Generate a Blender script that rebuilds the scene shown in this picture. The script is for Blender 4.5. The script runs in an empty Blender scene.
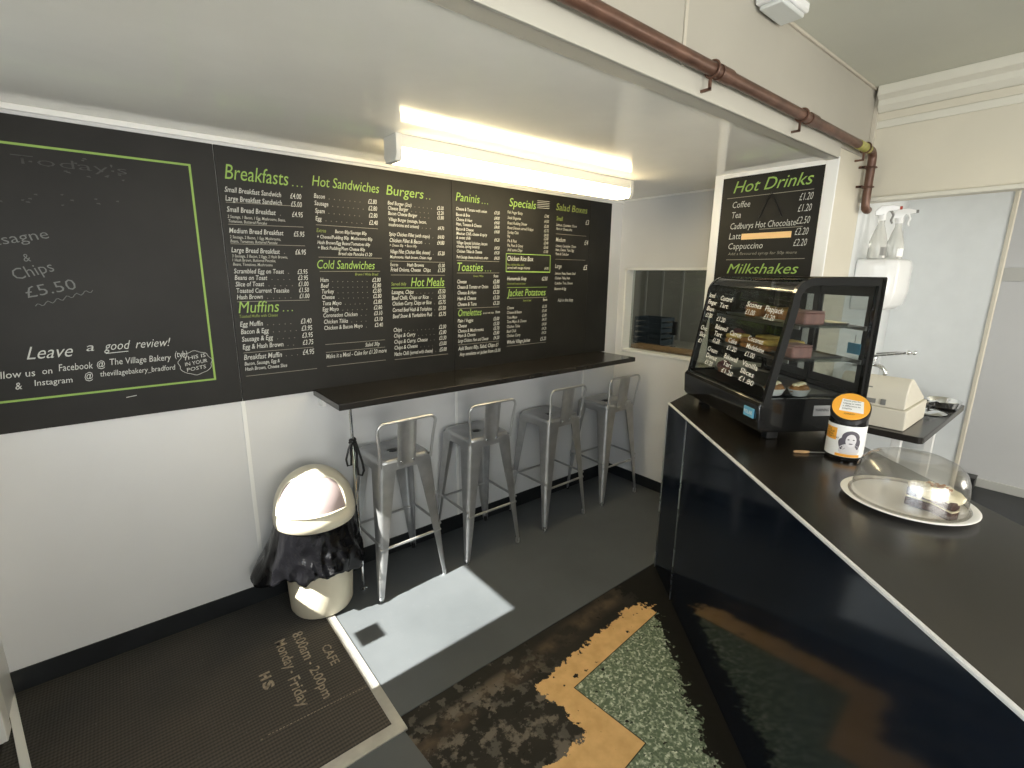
import bpy, bmesh, math, random
from mathutils import Vector, Matrix, noise
random.seed(7)
C = bpy.context.scene.collection
PI = math.pi
V = Vector

# ------------------------------------------------------------ camera
cam_d = bpy.data.cameras.new('camera')
cam = bpy.data.objects.new('camera', cam_d); C.objects.link(cam)
cam_d.sensor_width = 36.0; cam_d.lens = 482.585 / 1024 * 36.0; cam_d.clip_start = 0.02
_r = V((0.77726268, -0.62911303, 0.00891675)); _u = V((0.13305008, 0.17820059, 0.97495755)); _f = V((0.61494747, 0.75661175, -0.22221221))
M = Matrix((( _r.x, _u.x, -_f.x, 0), (_r.y, _u.y, -_f.y, 0), (_r.z, _u.z, -_f.z, 1.68), (0, 0, 0, 1)))
cam.matrix_world = M
bpy.context.scene.camera = cam

# ------------------------------------------------------------ world, sun, window daylight, added fill lamps, exposure
sc = bpy.context.scene
sc.view_settings.view_transform = 'Standard'; sc.view_settings.look = 'None'
sc.view_settings.gamma = 1; sc.view_settings.use_curve_mapping = False
sc.view_settings.exposure = 0.46
w = bpy.data.worlds.new('sky'); sc.world = w; w.use_nodes = True
bg = w.node_tree.nodes['Background']
sky = w.node_tree.nodes.new('ShaderNodeTexSky'); sky.sky_type = 'HOSEK_WILKIE'
sky.sun_direction = (-0.7, -0.02, 0.7); sky.turbidity = 4
w.node_tree.links.new(sky.outputs[0], bg.inputs[0]); bg.inputs[1].default_value = 1.2

sun_d = bpy.data.lights.new('sun', 'SUN'); sun_d.energy = 26; sun_d.angle = 0.009; sun_d.color = (1, 0.96, 0.88)
sun = bpy.data.objects.new('sun', sun_d); C.objects.link(sun)
sun.rotation_euler = V((1, 0.03, -1.015)).to_track_quat('-Z', 'Y').to_euler()

def area(name, loc, direction, sx, sy, power, col):
    d = bpy.data.lights.new(name, 'AREA'); d.shape = 'RECTANGLE'; d.size = sx; d.size_y = sy; d.energy = power; d.color = col
    o = bpy.data.objects.new(name, d); C.objects.link(o); o.location = loc
    o.rotation_euler = V(direction).to_track_quat('-Z', 'Y').to_euler(); return o
# daylight entering by the shop window, the glazed door and the side window
area('daylight_shop_window', (-0.64, -0.85, 1.45), (1, 0, -0.12), 1.35, 2.3, 62, (0.93, 0.97, 1.0))
area('daylight_door_glass', (-0.66, 2.0, 1.6), (1, -0.15, -0.3), 0.8, 0.75, 3, (0.85, 0.93, 1.0))
area('daylight_side_window', (0.65, -2.78, 1.3), (0.15, 1, -0.08), 1.9, 1.2, 85, (1.0, 0.96, 0.88))
area('kitchen_fill_light', (4.6, -2.6, 1.6), (-0.1, 1, -0.05), 1.2, 1.0, 42, (1.0, 0.94, 0.82))  # added out-of-view fill that brightens the kitchen side
area('servery_fill_light', (3.7, 1.5, 2.3), (0.8, 1.2, -0.7), 0.6, 0.4, 8, (1.0, 0.95, 0.85))  # added unseen fill, aimed at the panelling behind the hatch

# ------------------------------------------------------------ node helpers
class G:
    def __init__(s, mt):
        s.t = mt.node_tree; s.n = s.t.nodes; s.l = s.t.links
    def new(s, ty, **kw):
        n = s.n.new(ty)
        for k, v in kw.items(): setattr(n, k, v)
        return n
    def put(s, sock, v):
        if isinstance(v, bpy.types.NodeSocket): s.l.new(v, sock)
        else: sock.default_value = v
    def m(s, op, a, b=0.0, c=0.0, clamp=False):
        n = s.new('ShaderNodeMath', operation=op); n.use_clamp = clamp
        s.put(n.inputs[0], a); s.put(n.inputs[1], b); s.put(n.inputs[2], c); return n.outputs[0]
    def mix(s, f, a, b):
        n = s.new('ShaderNodeMix', data_type='RGBA')
        s.put(n.inputs[0], f)
        for i, v in ((6, a), (7, b)):
            if isinstance(v, tuple) and len(v) == 3: v = v + (1,)
            s.put(n.inputs[i], v)
        return n.outputs[2]
    def obj(s):
        return s.new('ShaderNodeTexCoord').outputs['Object']
    def noise(s, scale, detail=4, rough=0.55, vec=None, out=0):
        n = s.new('ShaderNodeTexNoise'); n.inputs['Scale'].default_value = scale
        n.inputs['Detail'].default_value = detail; n.inputs['Roughness'].default_value = rough
        s.l.new(vec or s.obj(), n.inputs['Vector']); return n.outputs[out]
    def ramp(s, v, stops):
        n = s.new('ShaderNodeValToRGB'); e = n.color_ramp.elements
        while len(e) < len(stops): e.new(0.5)
        for q, (p, c) in zip(e, stops):
            q.position = p; q.color = (c if isinstance(c, tuple) else (c, c, c)) + (1,)
        s.l.new(v, n.inputs[0]); return n.outputs[0]
    def xyz(s, v):
        n = s.new('ShaderNodeSeparateXYZ'); s.l.new(v, n.inputs[0]); return n.outputs
    def bump(s, h, strength, dist=0.01):
        n = s.new('ShaderNodeBump'); n.inputs['Strength'].default_value = strength; n.inputs['Distance'].default_value = dist
        s.l.new(h, n.inputs['Height']); return n.outputs[0]

MATS = {}
def mat(name, col, rough=0.5, metal=0.0, var=0.0, vscale=8.0, bump=0.0, bscale=40.0, coat=0.0, spec=0.5, emit=None, estr=0, alpha=1, trans=0, rvar=0.0, sheen=0):
    if name in MATS: return MATS[name]
    mt = bpy.data.materials.new(name); mt.use_nodes = True; g = G(mt); b = mt.node_tree.nodes['Principled BSDF']
    b.inputs['Base Color'].default_value = tuple(col) + (1,)
    b.inputs['Roughness'].default_value = rough; b.inputs['Metallic'].default_value = metal
    b.inputs['Coat Weight'].default_value = coat; b.inputs['Specular IOR Level'].default_value = spec
    b.inputs['Transmission Weight'].default_value = trans
    if var:
        nz = g.noise(vscale, 5)
        a = tuple(max(0, c * (1 - var)) for c in col); c2 = tuple(min(1, c * (1 + var)) for c in col)
        g.l.new(g.mix(g.ramp(nz, [(0.3, 0.0), (0.7, 1.0)]), a, c2), b.inputs['Base Color'])
    if rvar:
        nz = g.noise(vscale * 0.6, 4)
        g.l.new(g.m('ADD', rough - rvar * 0.5, g.m('MULTIPLY', nz, rvar)), b.inputs['Roughness'])
    if bump:
        g.l.new(g.bump(g.noise(bscale, 3), bump), b.inputs['Normal'])
    if emit:
        b.inputs['Emission Color'].default_value = tuple(emit) + (1,); b.inputs['Emission Strength'].default_value = estr
    MATS[name] = mt; return mt

def glassy(name, tint, refl=0.12, rough=0.03):
    """thin pane: mostly see-through with a Fresnel reflection"""
    mt = bpy.data.materials.new(name); mt.use_nodes = True; g = G(mt); n = mt.node_tree.nodes
    n.remove(n['Principled BSDF']); out = n['Material Output']
    tr = g.new('ShaderNodeBsdfTransparent'); tr.inputs[0].default_value = tint + (1,)
    gl = g.new('ShaderNodeBsdfGlossy'); gl.inputs['Roughness'].default_value = rough
    ge = g.new('ShaderNodeNewGeometry'); dp = g.new('ShaderNodeVectorMath', operation='DOT_PRODUCT')
    g.l.new(ge.outputs['Incoming'], dp.inputs[0]); g.l.new(ge.outputs['Normal'], dp.inputs[1])
    sch = g.m('POWER', g.m('SUBTRACT', 1.0, g.m('ABSOLUTE', dp.outputs['Value']), clamp=True), 5.0)
    mx = g.new('ShaderNodeMixShader')
    g.l.new(g.m('ADD', g.m('MULTIPLY', sch, 0.8), refl + 0.035, clamp=True), mx.inputs[0])
    g.l.new(tr.outputs[0], mx.inputs[1]); g.l.new(gl.outputs[0], mx.inputs[2]); g.l.new(mx.outputs[0], out.inputs[0])
    return mt

white_wall = mat('white_wall', (0.64, 0.645, 0.65), 0.38, var=0.03, vscale=2, rvar=0.1)
soffit_m = mat('white_gloss_ceiling_panel', (0.90, 0.88, 0.81), 0.12, var=0.04, vscale=3, rvar=0.1, bump=0.02, bscale=6)
ceil_m = mat('matt_ceiling', (0.56, 0.56, 0.48), 0.8, var=0.04, vscale=2)
cream_wall = mat('cream_wall', (0.60, 0.56, 0.46), 0.45, var=0.04, vscale=2)
kitchen_panel = mat('pale_blue_grey_panel', (0.70, 0.72, 0.72), 0.3, var=0.03)
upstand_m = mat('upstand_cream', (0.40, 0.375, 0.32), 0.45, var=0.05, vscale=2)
white_trim = mat('white_plastic_trim', (0.8, 0.8, 0.78), 0.35)
black_skirt = mat('black_skirting', (0.012, 0.014, 0.016), 0.4, var=0.3)
chalk_m = mat('chalkboard_black', (0.012, 0.0115, 0.010), 0.52, var=0.35, vscale=3, rvar=0.1, spec=0.28)
chalk_white = mat('white_chalk_pen', (0.52, 0.53, 0.50), 0.8)
chalk_smear = mat('chalk_smear', (0.06, 0.06, 0.058), 0.9)
chalk_faint = mat('faint_chalk', (0.16, 0.165, 0.16), 0.9)
chalk_green = mat('green_chalk_pen', (0.27, 0.42, 0.10), 0.8)
chalk_dimgreen = mat('dim_green_chalk_pen', (0.2, 0.25, 0.06), 0.8)
rule_m = mat('chalk_rule', (0.25, 0.24, 0.2), 0.8)
ledge_m = mat('black_laminate', (0.02, 0.018, 0.016), 0.22, var=0.3, rvar=0.12, vscale=4)
counter_top_m = mat('dark_worktop', (0.010, 0.008, 0.0055), 0.24, var=0.35, vscale=5, rvar=0.12, bump=0.02, bscale=150, spec=0.9)
navy_m = mat('navy_gloss_panel', (0.006, 0.009, 0.015), 0.10, var=0.3, vscale=3, rvar=0.1, spec=0.4)
alu = mat('aluminium', (0.78, 0.79, 0.8), 0.28, metal=1.0, rvar=0.15, vscale=10)
alu_matt = mat('floor_aluminium', (0.55, 0.54, 0.51), 0.42, metal=0.7, var=0.15, vscale=12)
steel = mat('galvanised_steel', (0.46, 0.465, 0.47), 0.36, metal=0.75, var=0.12, vscale=14, rvar=0.2)
edge_m = mat('bright_edge_trim', (0.8, 0.8, 0.8), 0.4, metal=0.3)
chrome = mat('chrome', (0.85, 0.86, 0.87), 0.08, metal=1.0)
black_pl = mat('black_plastic', (0.01, 0.01, 0.01), 0.35)
black_gloss = mat('black_gloss_metal', (0.008, 0.008, 0.008), 0.15, coat=0.3)
bag_m = mat('black_bin_bag', (0.005, 0.005, 0.006), 0.16, bump=0.6, bscale=14, spec=0.4)
bin_m = mat('cream_plastic', (0.64, 0.59, 0.46), 0.32, var=0.05)
flap_m = mat('pinkish_grey_plastic', (0.38, 0.31, 0.31), 0.25)
copper = mat('brown_painted_copper', (0.12, 0.062, 0.042), 0.4, metal=0.35, var=0.35, vscale=14)
tape_m = mat('yellow_green_tape', (0.35, 0.33, 0.08), 0.4, var=0.4, vscale=60)
register_m = mat('beige_register', (0.66, 0.62, 0.52), 0.5)
grey_pl = mat('grey_plastic', (0.2, 0.2, 0.19), 0.5)
wood_m = mat('light_wood', (0.5, 0.3, 0.14), 0.5, var=0.3, vscale=30)
plate_m = mat('white_plate', (0.93, 0.91, 0.87), 0.35)
white_pl = mat('white_plastic', (0.8, 0.8, 0.79), 0.25, coat=0.2)
orange_p = mat('orange_print', (0.90, 0.42, 0.05), 0.35)
white_p = mat('white_print', (0.85, 0.85, 0.84), 0.4)
black_p = mat('black_print', (0.03, 0.03, 0.035), 0.5)
skin_p = mat('grey_photo_print', (0.62, 0.60, 0.62), 0.5)
hair_p = mat('dark_photo_print', (0.09, 0.08, 0.1), 0.5)
blue_p = mat('blue_print', (0.14, 0.42, 0.62), 0.4)
purple_p = mat('blue_oval_print', (0.2, 0.18, 0.4), 0.4)
cream_food = mat('cream_icing', (0.86, 0.78, 0.55), 0.5, var=0.1, vscale=40, bump=0.3, bscale=60)
choc = mat('chocolate_sponge', (0.07, 0.022, 0.014), 0.75, var=0.4, vscale=60, bump=0.6, bscale=120)
pastry = mat('golden_pastry', (0.42, 0.2, 0.07), 0.55, var=0.4, vscale=35, bump=0.4, bscale=80)
yellow_food = mat('yellow_icing', (0.78, 0.56, 0.16), 0.5, var=0.2, vscale=30)
pink_food = mat('pink_iced_cake', (0.3, 0.15, 0.13), 0.5, var=0.25, vscale=30)
berry = mat('dark_berry_muffin', (0.13, 0.05, 0.06), 0.6, var=0.4, vscale=50, bump=0.5, bscale=60)
tray_m = mat('steel_tray', (0.4, 0.4, 0.4), 0.3, metal=0.9)
grey_room = mat('grey_room_panel', (0.42, 0.41, 0.37), 0.5, var=0.06)
blue_crate = mat('blue_grey_plastic', (0.05, 0.075, 0.10), 0.5)
sun_text = mat('painted_sun_lettering', (0.27, 0.225, 0.165), 0.9, var=0.5, vscale=90)
lamp_body = mat('lamp_white_enamel', (0.75, 0.73, 0.66), 0.4)
lamp_glow = mat('lamp_diffuser', (0.9, 0.88, 0.8), 0.4, emit=(1.0, 0.80, 0.45), estr=15)
door_film = mat('dark_door_film', (0.03, 0.035, 0.035), 0.3)
case_glass = glassy('display_glass', (0.62, 0.65, 0.63), 0.04)
side_glass = glassy('side_glass', (0.62, 0.65, 0.64), 0.03)
shelf_glass = glassy('shelf_glass', (0.85, 0.9, 0.88), 0.1)
dome_glass = glassy('clear_dome_plastic', (0.84, 0.83, 0.81), 0.15, 0.2)
pane_glass = glassy('window_pane', (0.96, 0.97, 0.97), 0.0)
hatch_glass = glassy('hatch_glass', (0.7, 0.72, 0.7), 0.03)
spray_m = mat('translucent_bottle', (0.82, 0.82, 0.78), 0.15, trans=0.55)

def lino_mat():
    mt = bpy.data.materials.new('slate_grey_lino'); mt.use_nodes = True; g = G(mt); b = g.n['Principled BSDF']
    big = g.noise(2.2, 5); fine = g.noise(35, 3)
    c = g.mix(g.ramp(big, [(0.3, 0.0), (0.7, 1.0)]), (0.064, 0.071, 0.076), (0.088, 0.096, 0.102))
    c = g.mix(g.ramp(fine, [(0.66, 0.0), (0.78, 0.5)]), c, (0.11, 0.115, 0.115))
    g.l.new(c, b.inputs['Base Color']); b.inputs['Roughness'].default_value = 0.42
    g.l.new(g.bump(g.noise(180, 2), 0.05), b.inputs['Normal']); return mt
lino = lino_mat()

def mat_mat():
    mt = bpy.data.materials.new('ribbed_entrance_matting'); mt.use_nodes = True; g = G(mt); b = g.n['Principled BSDF']
    o = g.obj(); x, y, z = g.xyz(o)
    rib = g.m('SINE', g.m('MULTIPLY', y, 2 * PI / 0.016)); cut = g.m('SINE', g.m('MULTIPLY', x, 2 * PI / 0.011))
    h = g.m('ADD', g.m('MULTIPLY', rib, 0.35), g.m('MULTIPLY', cut, 0.12))
    dust = g.ramp(g.noise(2.0, 5), [(0.35, 0.0), (0.65, 1.0)])
    wear = g.m('MULTIPLY', g.m('SUBTRACT', 2.5, y, clamp=True), 0.9, clamp=True)
    f = g.m('MULTIPLY', g.m('ADD', g.m('MULTIPLY', dust, 0.5), wear), 0.7, clamp=True)
    c = g.mix(f, (0.032, 0.033, 0.031), (0.13, 0.105, 0.08))
    c = g.mix(g.m('ADD', 0.5, g.m('MULTIPLY', h, 0.9), clamp=True), (0.018, 0.018, 0.017), c)
    c = g.mix(g.ramp(g.noise(120, 2), [(0.7, 0.0), (0.76, 0.6)]), c, (0.2, 0.19, 0.17))
    g.l.new(c, b.inputs['Base Color']); b.inputs['Roughness'].default_value = 0.9
    g.l.new(g.bump(h, 0.6, 0.004), b.inputs['Normal']); return mt

def old_floor_mat():
    mt = bpy.data.materials.new('worn_tile_and_adhesive_floor'); mt.use_nodes = True; g = G(mt); b = g.n['Principled BSDF']
    o = g.obj(); x, y, z = g.xyz(o)
    th = math.radians(4.9); ct, st = math.cos(th), math.sin(th)
    dx = g.m('SUBTRACT', x, 1.276); dy = g.m('SUBTRACT', y, 1.134)
    u = g.m('ADD', g.m('MULTIPLY', dx, ct), g.m('MULTIPLY', dy, st))
    v = g.m('SUBTRACT', g.m('MULTIPLY', dy, ct), g.m('MULTIPLY', dx, st))
    def smooth(s, edge, wd=0.0015): return g.m('DIVIDE', g.m('SUBTRACT', s, edge), wd, clamp=True)   # 1 where s > edge
    def AND(a, c): return g.m('MULTIPLY', a, c)
    def OR(a, c): return g.m('MAXIMUM', a, c)
    def NOT(a): return g.m('SUBTRACT', 1.0, a)
    green = OR(AND(smooth(u, 0.0), NOT(smooth(v, 0.0))), NOT(smooth(v, -0.337)))
    green_b = OR(AND(smooth(u, -0.004), NOT(smooth(v, 0.004))), NOT(smooth(v, -0.333)))
    n1 = g.m('SUBTRACT', g.noise(9, 12, 0.70), 0.5); n2 = g.m('SUBTRACT', g.noise(5, 7, 0.6, vec=None), 0.5)
    n3 = g.m('SUBTRACT', g.noise(48, 5, 0.6), 0.5); nn = g.m('ADD', n1, g.m('MULTIPLY', n3, 0.5))
    uu = g.m('ADD', u, g.m('MULTIPLY', nn, 0.16)); vv = g.m('ADD', v, g.m('MULTIPLY', nn, 0.13))
    orange = OR(AND(smooth(uu, -0.125), NOT(smooth(vv, 0.118))), NOT(smooth(g.m('ADD', vv, g.m('MULTIPLY', n2, 0.1)), -0.15)))
    # black adhesive left along the counter and past the far end of the tiles
    cd = g.m('SUBTRACT', g.m('MULTIPLY', x, 0.764), g.m('MULTIPLY', y, 0.645))
    near_c = smooth(g.m('ADD', cd, g.m('MULTIPLY', g.m('ADD', n1, g.m('MULTIPLY', n3, 0.9)), 0.22)), 0.695, 0.004)
    far_u = smooth(g.m('ADD', u, g.m('MULTIPLY', nn, 0.3)), 0.69, 0.004)
    cover = OR(near_c, far_u)
    spots = g.ramp(g.noise(26, 6, 0.6), [(0.655, 0.0), (0.665, 1.0)])
    cover = OR(cover, spots)
    # base of adhesive, dust and grey screed
    p1 = g.ramp(g.noise(7, 10, 0.66), [(0.52, 0.0), (0.56, 1.0)])
    p2 = g.ramp(g.noise(17, 9, 0.62), [(0.56, 0.0), (0.60, 1.0)])
    ease = NOT(smooth(x, 1.12, 0.25)); ease2 = NOT(smooth(y, 1.43, 0.05))
    base = g.mix(g.noise(5, 6), (0.006, 0.006, 0.005), (0.030, 0.026, 0.021))
    base = g.mix(AND(p1, AND(ease, NOT(smooth(y, 1.36, 0.04)))), base, (0.135, 0.115, 0.09))
    base = g.mix(AND(p2, AND(ease, 0.75)), base, (0.10, 0.09, 0.075))
    strip = AND(g.ramp(g.noise(6, 6), [(0.45, 0.0), (0.6, 1.0)]), AND(smooth(v, 0.16, 0.05), NOT(smooth(v, 0.24, 0.05))))
    base = g.mix(AND(strip, 0.8), base, (0.09, 0.063, 0.04))
    blackish = g.mix(g.noise(12, 6), (0.003, 0.003, 0.002), (0.010, 0.009, 0.007))
    # terrazzo chips
    vo = g.new('ShaderNodeTexVoronoi'); vo.inputs['Scale'].default_value = 130; g.l.new(o, vo.inputs['Vector'])
    vr = g.xyz(vo.outputs['Color'])[0]
    chips = g.ramp(vr, [(0.0, (0.05, 0.07, 0.045)), (0.25, (0.13, 0.17, 0.11)), (0.5, (0.26, 0.31, 0.20)), (0.8, (0.5, 0.55, 0.41)), (1.0, (0.68, 0.7, 0.56))])
    gcol = g.mix(g.ramp(g.noise(60, 4), [(0.4, 0.0), (0.62, 1.0)]), (0.11, 0.145, 0.09), chips)
    ocol = g.mix(g.ramp(g.noise(16, 7), [(0.35, 0.0), (0.7, 1.0)]), (0.60, 0.36, 0.14), (0.72, 0.45, 0.19))
    ocol = g.mix(g.ramp(g.noise(150, 3), [(0.7, 0.0), (0.75, 0.6)]), ocol, (0.25, 0.14, 0.06))
    c = g.mix(orange, base, ocol)
    c = g.mix(green_b, c, (0.02, 0.02, 0.012))
    c = g.mix(green, c, gcol)
    c = g.mix(cover, c, blackish)
    g.l.new(c, b.inputs['Base Color'])
    b.inputs['Roughness'].default_value = 0.6; b.inputs['Specular IOR Level'].default_value = 0.2
    hgt = g.m('ADD', g.noise(30, 8), g.m('MULTIPLY', AND(OR(green, orange), NOT(cover)), 0.6))
    g.l.new(g.bump(hgt, 0.25, 0.004), b.inputs['Normal']); return mt

# ------------------------------------------------------------ mesh helpers
class MB:
    """collects shapes into one mesh"""
    def __init__(s): s.bm = bmesh.new()
    def box(s, a, b, rot=None, piv=None):
        x0, y0, z0 = a; x1, y1, z1 = b
        vs = [V((x, y, z)) for x in (x0, x1) for y in (y0, y1) for z in (z0, z1)]
        if rot is not None:
            pv = V(piv) if piv is not None else V(((x0 + x1) / 2, (y0 + y1) / 2, (z0 + z1) / 2))
            vs = [pv + rot @ (q - pv) for q in vs]
        q = [s.bm.verts.new(p) for p in vs]
        for f in ((0, 1, 3, 2), (4, 6, 7, 5), (0, 4, 5, 1), (2, 3, 7, 6), (0, 2, 6, 4), (1, 5, 7, 3)):
            s.bm.faces.new([q[i] for i in f])
        return s
    def quad(s, *pts):
        s.bm.faces.new([s.bm.verts.new(V(p)) for p in pts]); return s
    def rings(s, rings, close=True, cap=True):
        rs = [[s.bm.verts.new(V(p)) for p in r] for r in rings]
        n = len(rs[0])
        for a, b in zip(rs, rs[1:]):
            for i in range(n if close else n - 1):
                j = (i + 1) % n; s.bm.faces.new((a[i], a[j], b[j], b[i]))
        if cap and close:
            s.bm.faces.new(list(reversed(rs[0]))); s.bm.faces.new(rs[-1])
        return s
    def lathe(s, prof, cx=0, cy=0, seg=48, sx=1, sy=1, cap=True):
        s.rings([[(cx + r * sx * math.cos(2 * PI * k / seg), cy + r * sy * math.sin(2 * PI * k / seg), z) for k in range(seg)] for r, z in prof], cap=cap); return s
    def tube(s, pts, r, seg=10, closed=False):
        pts = [V(p) for p in pts]; n = len(pts); up = None; rings = []
        for i, p in enumerate(pts):
            if closed: t = pts[(i + 1) % n] - pts[i - 1]
            else: t = pts[min(i + 1, n - 1)] - pts[max(i - 1, 0)]
            t.normalize()
            if up is None:
                up = t.orthogonal().normalized()
            up = (up - t * up.dot(t)).normalized(); bt = t.cross(up)
            rr = r[i] if isinstance(r, (list, tuple)) else r
            rings.append([p + (up * math.cos(2 * PI * k / seg) + bt * math.sin(2 * PI * k / seg)) * rr for k in range(seg)])
        if closed: rings.append(rings[0])
        s.rings(rings, cap=not closed); return s
    def prism(s, poly, fn, d0, d1):
        """poly 2D points, fn(u, v, d) -> 3D"""
        s.rings([[fn(u, v, d0) for u, v in poly], [fn(u, v, d1) for u, v in poly]]); return s
    def ball(s, c, rx, ry=None, rz=None, seg=20, lat=12, lo=-PI / 2, hi=PI / 2, lump=0, seed=0):
        ry = ry or rx; rz = rz or rx; rings = []
        for i in range(lat + 1):
            a = lo + (hi - lo) * i / lat; ca = max(math.cos(a), 0.01)
            ring = []
            for k in range(seg):
                t = 2 * PI * k / seg; d = V((ca * math.cos(t), ca * math.sin(t), math.sin(a)))
                q = 1 + lump * noise.noise(d * 2.3 + V((seed, seed * 1.7, 0)))
                ring.append((c[0] + d.x * rx * q, c[1] + d.y * ry * q, c[2] + d.z * rz * q))
            rings.append(ring)
        s.rings(rings); return s
    def mesh(s, m, M):
        """append a mesh under a matrix"""
        b2 = bmesh.new(); b2.from_mesh(m); b2.transform(M)
        me = bpy.data.meshes.new('tmp'); b2.to_mesh(me); b2.free(); s.bm.from_mesh(me); bpy.data.meshes.remove(me); return s
    def build(s, name, m, parent=None, smooth=True, bevel=0.0, angle=35, sub=0, label=None, fix=True):
        if fix: bmesh.ops.recalc_face_normals(s.bm, faces=s.bm.faces)
        me = bpy.data.meshes.new(name); s.bm.to_mesh(me); s.bm.free()
        if smooth:
            for p in me.polygons: p.use_smooth = True
            me.set_sharp_from_angle(angle=math.radians(angle))
        o = bpy.data.objects.new(name, me); C.objects.link(o); me.materials.append(m)
        if parent: o.parent = parent
        if bevel:
            md = o.modifiers.new('bevel', 'BEVEL'); md.width = bevel; md.segments = 2; md.limit_method = 'ANGLE'; md.angle_limit = math.radians(40)
        if sub:
            md = o.modifiers.new('sub', 'SUBSURF'); md.levels = sub; md.render_levels = sub
        if label: o['label'] = label
        return o

def thing(name, label, cat, loc=(0, 0, 0), rz=0, group=None):
    o = bpy.data.objects.new(name, None); C.objects.link(o); o.location = loc; o.rotation_euler = (0, 0, rz)
    o.empty_display_size = 0.1
    return tag(o, label, cat, group)
def tag(o, label, cat, group=None):
    o['label'] = label; o['category'] = cat
    if group: o['group'] = group
    return o
def struct(o): o['kind'] = 'structure'; return o
def copy_tree(o, parent=None):
    c = o.copy(); C.objects.link(c)
    if parent: c.parent = parent
    for ch in [q for q in bpy.data.objects if q.parent == o]: copy_tree(ch, c)
    return c

_fc = {}
def glyphs(s, res=2, bold=0.0):
    k = (s, res, bold)
    if k not in _fc:
        cu = bpy.data.curves.new('t', 'FONT'); cu.body = s; cu.resolution_u = res; cu.offset = bold; cu.fill_mode = 'FRONT'
        ob = bpy.data.objects.new('t', cu); me = bpy.data.meshes.new_from_object(ob)
        xs = [v.co.x for v in me.vertices] or [0, 1]
        _fc[k] = (me, min(xs), max(xs)); bpy.data.objects.remove(ob); bpy.data.curves.remove(cu)
    return _fc[k]
def write(mb, s, org, right, up, h, width=None, end=None, shear=0.12, squeeze=0.82, wob=0.0, bold=0.012, rot=0.0, res=2):
    """chalk lettering: org = baseline left (or right when end), h = capital height"""
    me, x0, x1 = glyphs(s, res, bold)
    k = h / 0.7; kx = k * squeeze
    if width: kx = width / (x1 - x0)
    right = V(right).normalized(); up = V(up).normalized(); nrm = right.cross(up)
    if rot:
        right, up = right * math.cos(rot) + up * math.sin(rot), up * math.cos(rot) - right * math.sin(rot)
    o = V(org)
    if end: o = o - right * (x1 - x0) * kx
    A = Matrix(((right.x * kx, up.x * k + right.x * k * shear, nrm.x, o.x - right.x * x0 * kx), (right.y * kx, up.y * k + right.y * k * shear, nrm.y, o.y - right.y * x0 * kx),
                (right.z * kx, up.z * k + right.z * k * shear, nrm.z, o.z - right.z * x0 * kx), (0, 0, 0, 1)))
    mb.mesh(me, A)
    return (x1 - x0) * kx

# ============================================================ THE ROOM
WY = 2.53; WX = -0.53; BX = 3.15; SZ = 2.24; BY = 0.965; HZ = 2.62; FX = 5.35; RY = -2.8
def rect_with_hole(mb, axis, c0, c1, a0, a1, z0, z1, h):
    """wall slab from c0..c1 thick, spanning a0..a1 by z0..z1 with holes h = list of (ha0, ha1, hz0, hz1) sorted"""
    def bx(p0, p1, q0, q1):
        if p1 - p0 < 1e-5 or q1 - q0 < 1e-5: return
        if axis == 'x': mb.box((c0, p0, q0), (c1, p1, q1))
        else: mb.box((p0, c0, q0), (p1, c1, q1))
    cur = a0
    for ha0, ha1, hz0, hz1 in h:
        bx(cur, ha0, z0, z1); bx(ha0, ha1, z0, hz0); bx(ha0, ha1, hz1, z1); cur = ha1
    bx(cur, a1, z0, z1)

m = MB(); m.box((WX - 0.6, RY - 0.1, -0.06), (6.5, 3.9, -0.004)); struct(m.build('floor', old_floor_mat(), smooth=False))
m = MB(); m.box((0.62, 1.462, -0.004), (BX + 0.02, WY + 0.02, 0.0)); struct(m.build('floor', lino, smooth=False))
m = MB(); m.prism([(WX, RY), (0.655, RY), (0.655, 1.0), (0.629, 1.395), (WX, 1.395)], lambda a, b, d: (a, b, d), -0.004, 0.0)
struct(m.build('floor', lino, smooth=False))
m = MB(); m.box((3.2, RY, -0.004), (FX, 0.96, 0.0)); struct(m.build('floor', black_skirt, smooth=False))

# menu wall with panel joints
m = MB(); m.box((WX - 0.1, WY, 0), (BX + 0.12, WY + 0.1, SZ + 0.6)); struct(m.build('wall_left', white_wall, smooth=False))
m = MB()
for x in (0.405, 1.6, 2.77): m.box((x - 0.009, WY - 0.004, 0.1), (x + 0.009, WY, 1.09))
struct(m.build('trim_1', white_trim, bevel=0.001))
m = MB(); m.box((WX, WY - 0.006, 0), (BX, WY, 0.10)); struct(m.build('baseboard_left', black_skirt, smooth=False))
# back wall with servery hatch
m = MB(); rect_with_hole(m, 'x', BX, BX + 0.1, BY + 0.03, WY, 0, SZ + 0.4, [(1.75, 2.455, 1.095, 1.72)])
m.box((BX + 0.02, WY + 0.1, 0), (BX + 0.1, 3.9, 2.4)); struct(m.build('wall_back', white_wall, smooth=False))
m = MB(); m.box((BX - 0.006, 1.45, 0), (BX, WY, 0.085)); struct(m.build('baseboard_back', black_skirt, smooth=False))
wn = bpy.data.objects.new('window_1', None)
m = MB()
for a, b in (((BX - 0.008, 2.452, 1.075), (BX + 0.102, 2.468, 1.735)), ((BX - 0.008, 1.735, 1.717), (BX + 0.102, 2.468, 1.735)), ((BX - 0.008, 1.735, 1.075), (BX + 0.102, 1.753, 1.735)), ((BX - 0.008, 1.735, 1.08), (BX + 0.102, 2.468, 1.098))):
    m.box(a, b)
f = m.build('window_1', white_trim, bevel=0.002); struct(f)
m = MB(); m.box((BX + 0.075, 1.753, 1.098), (BX + 0.079, 2.452, 1.717)); m.build('window_pane', hatch_glass, f, smooth=False)
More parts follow.
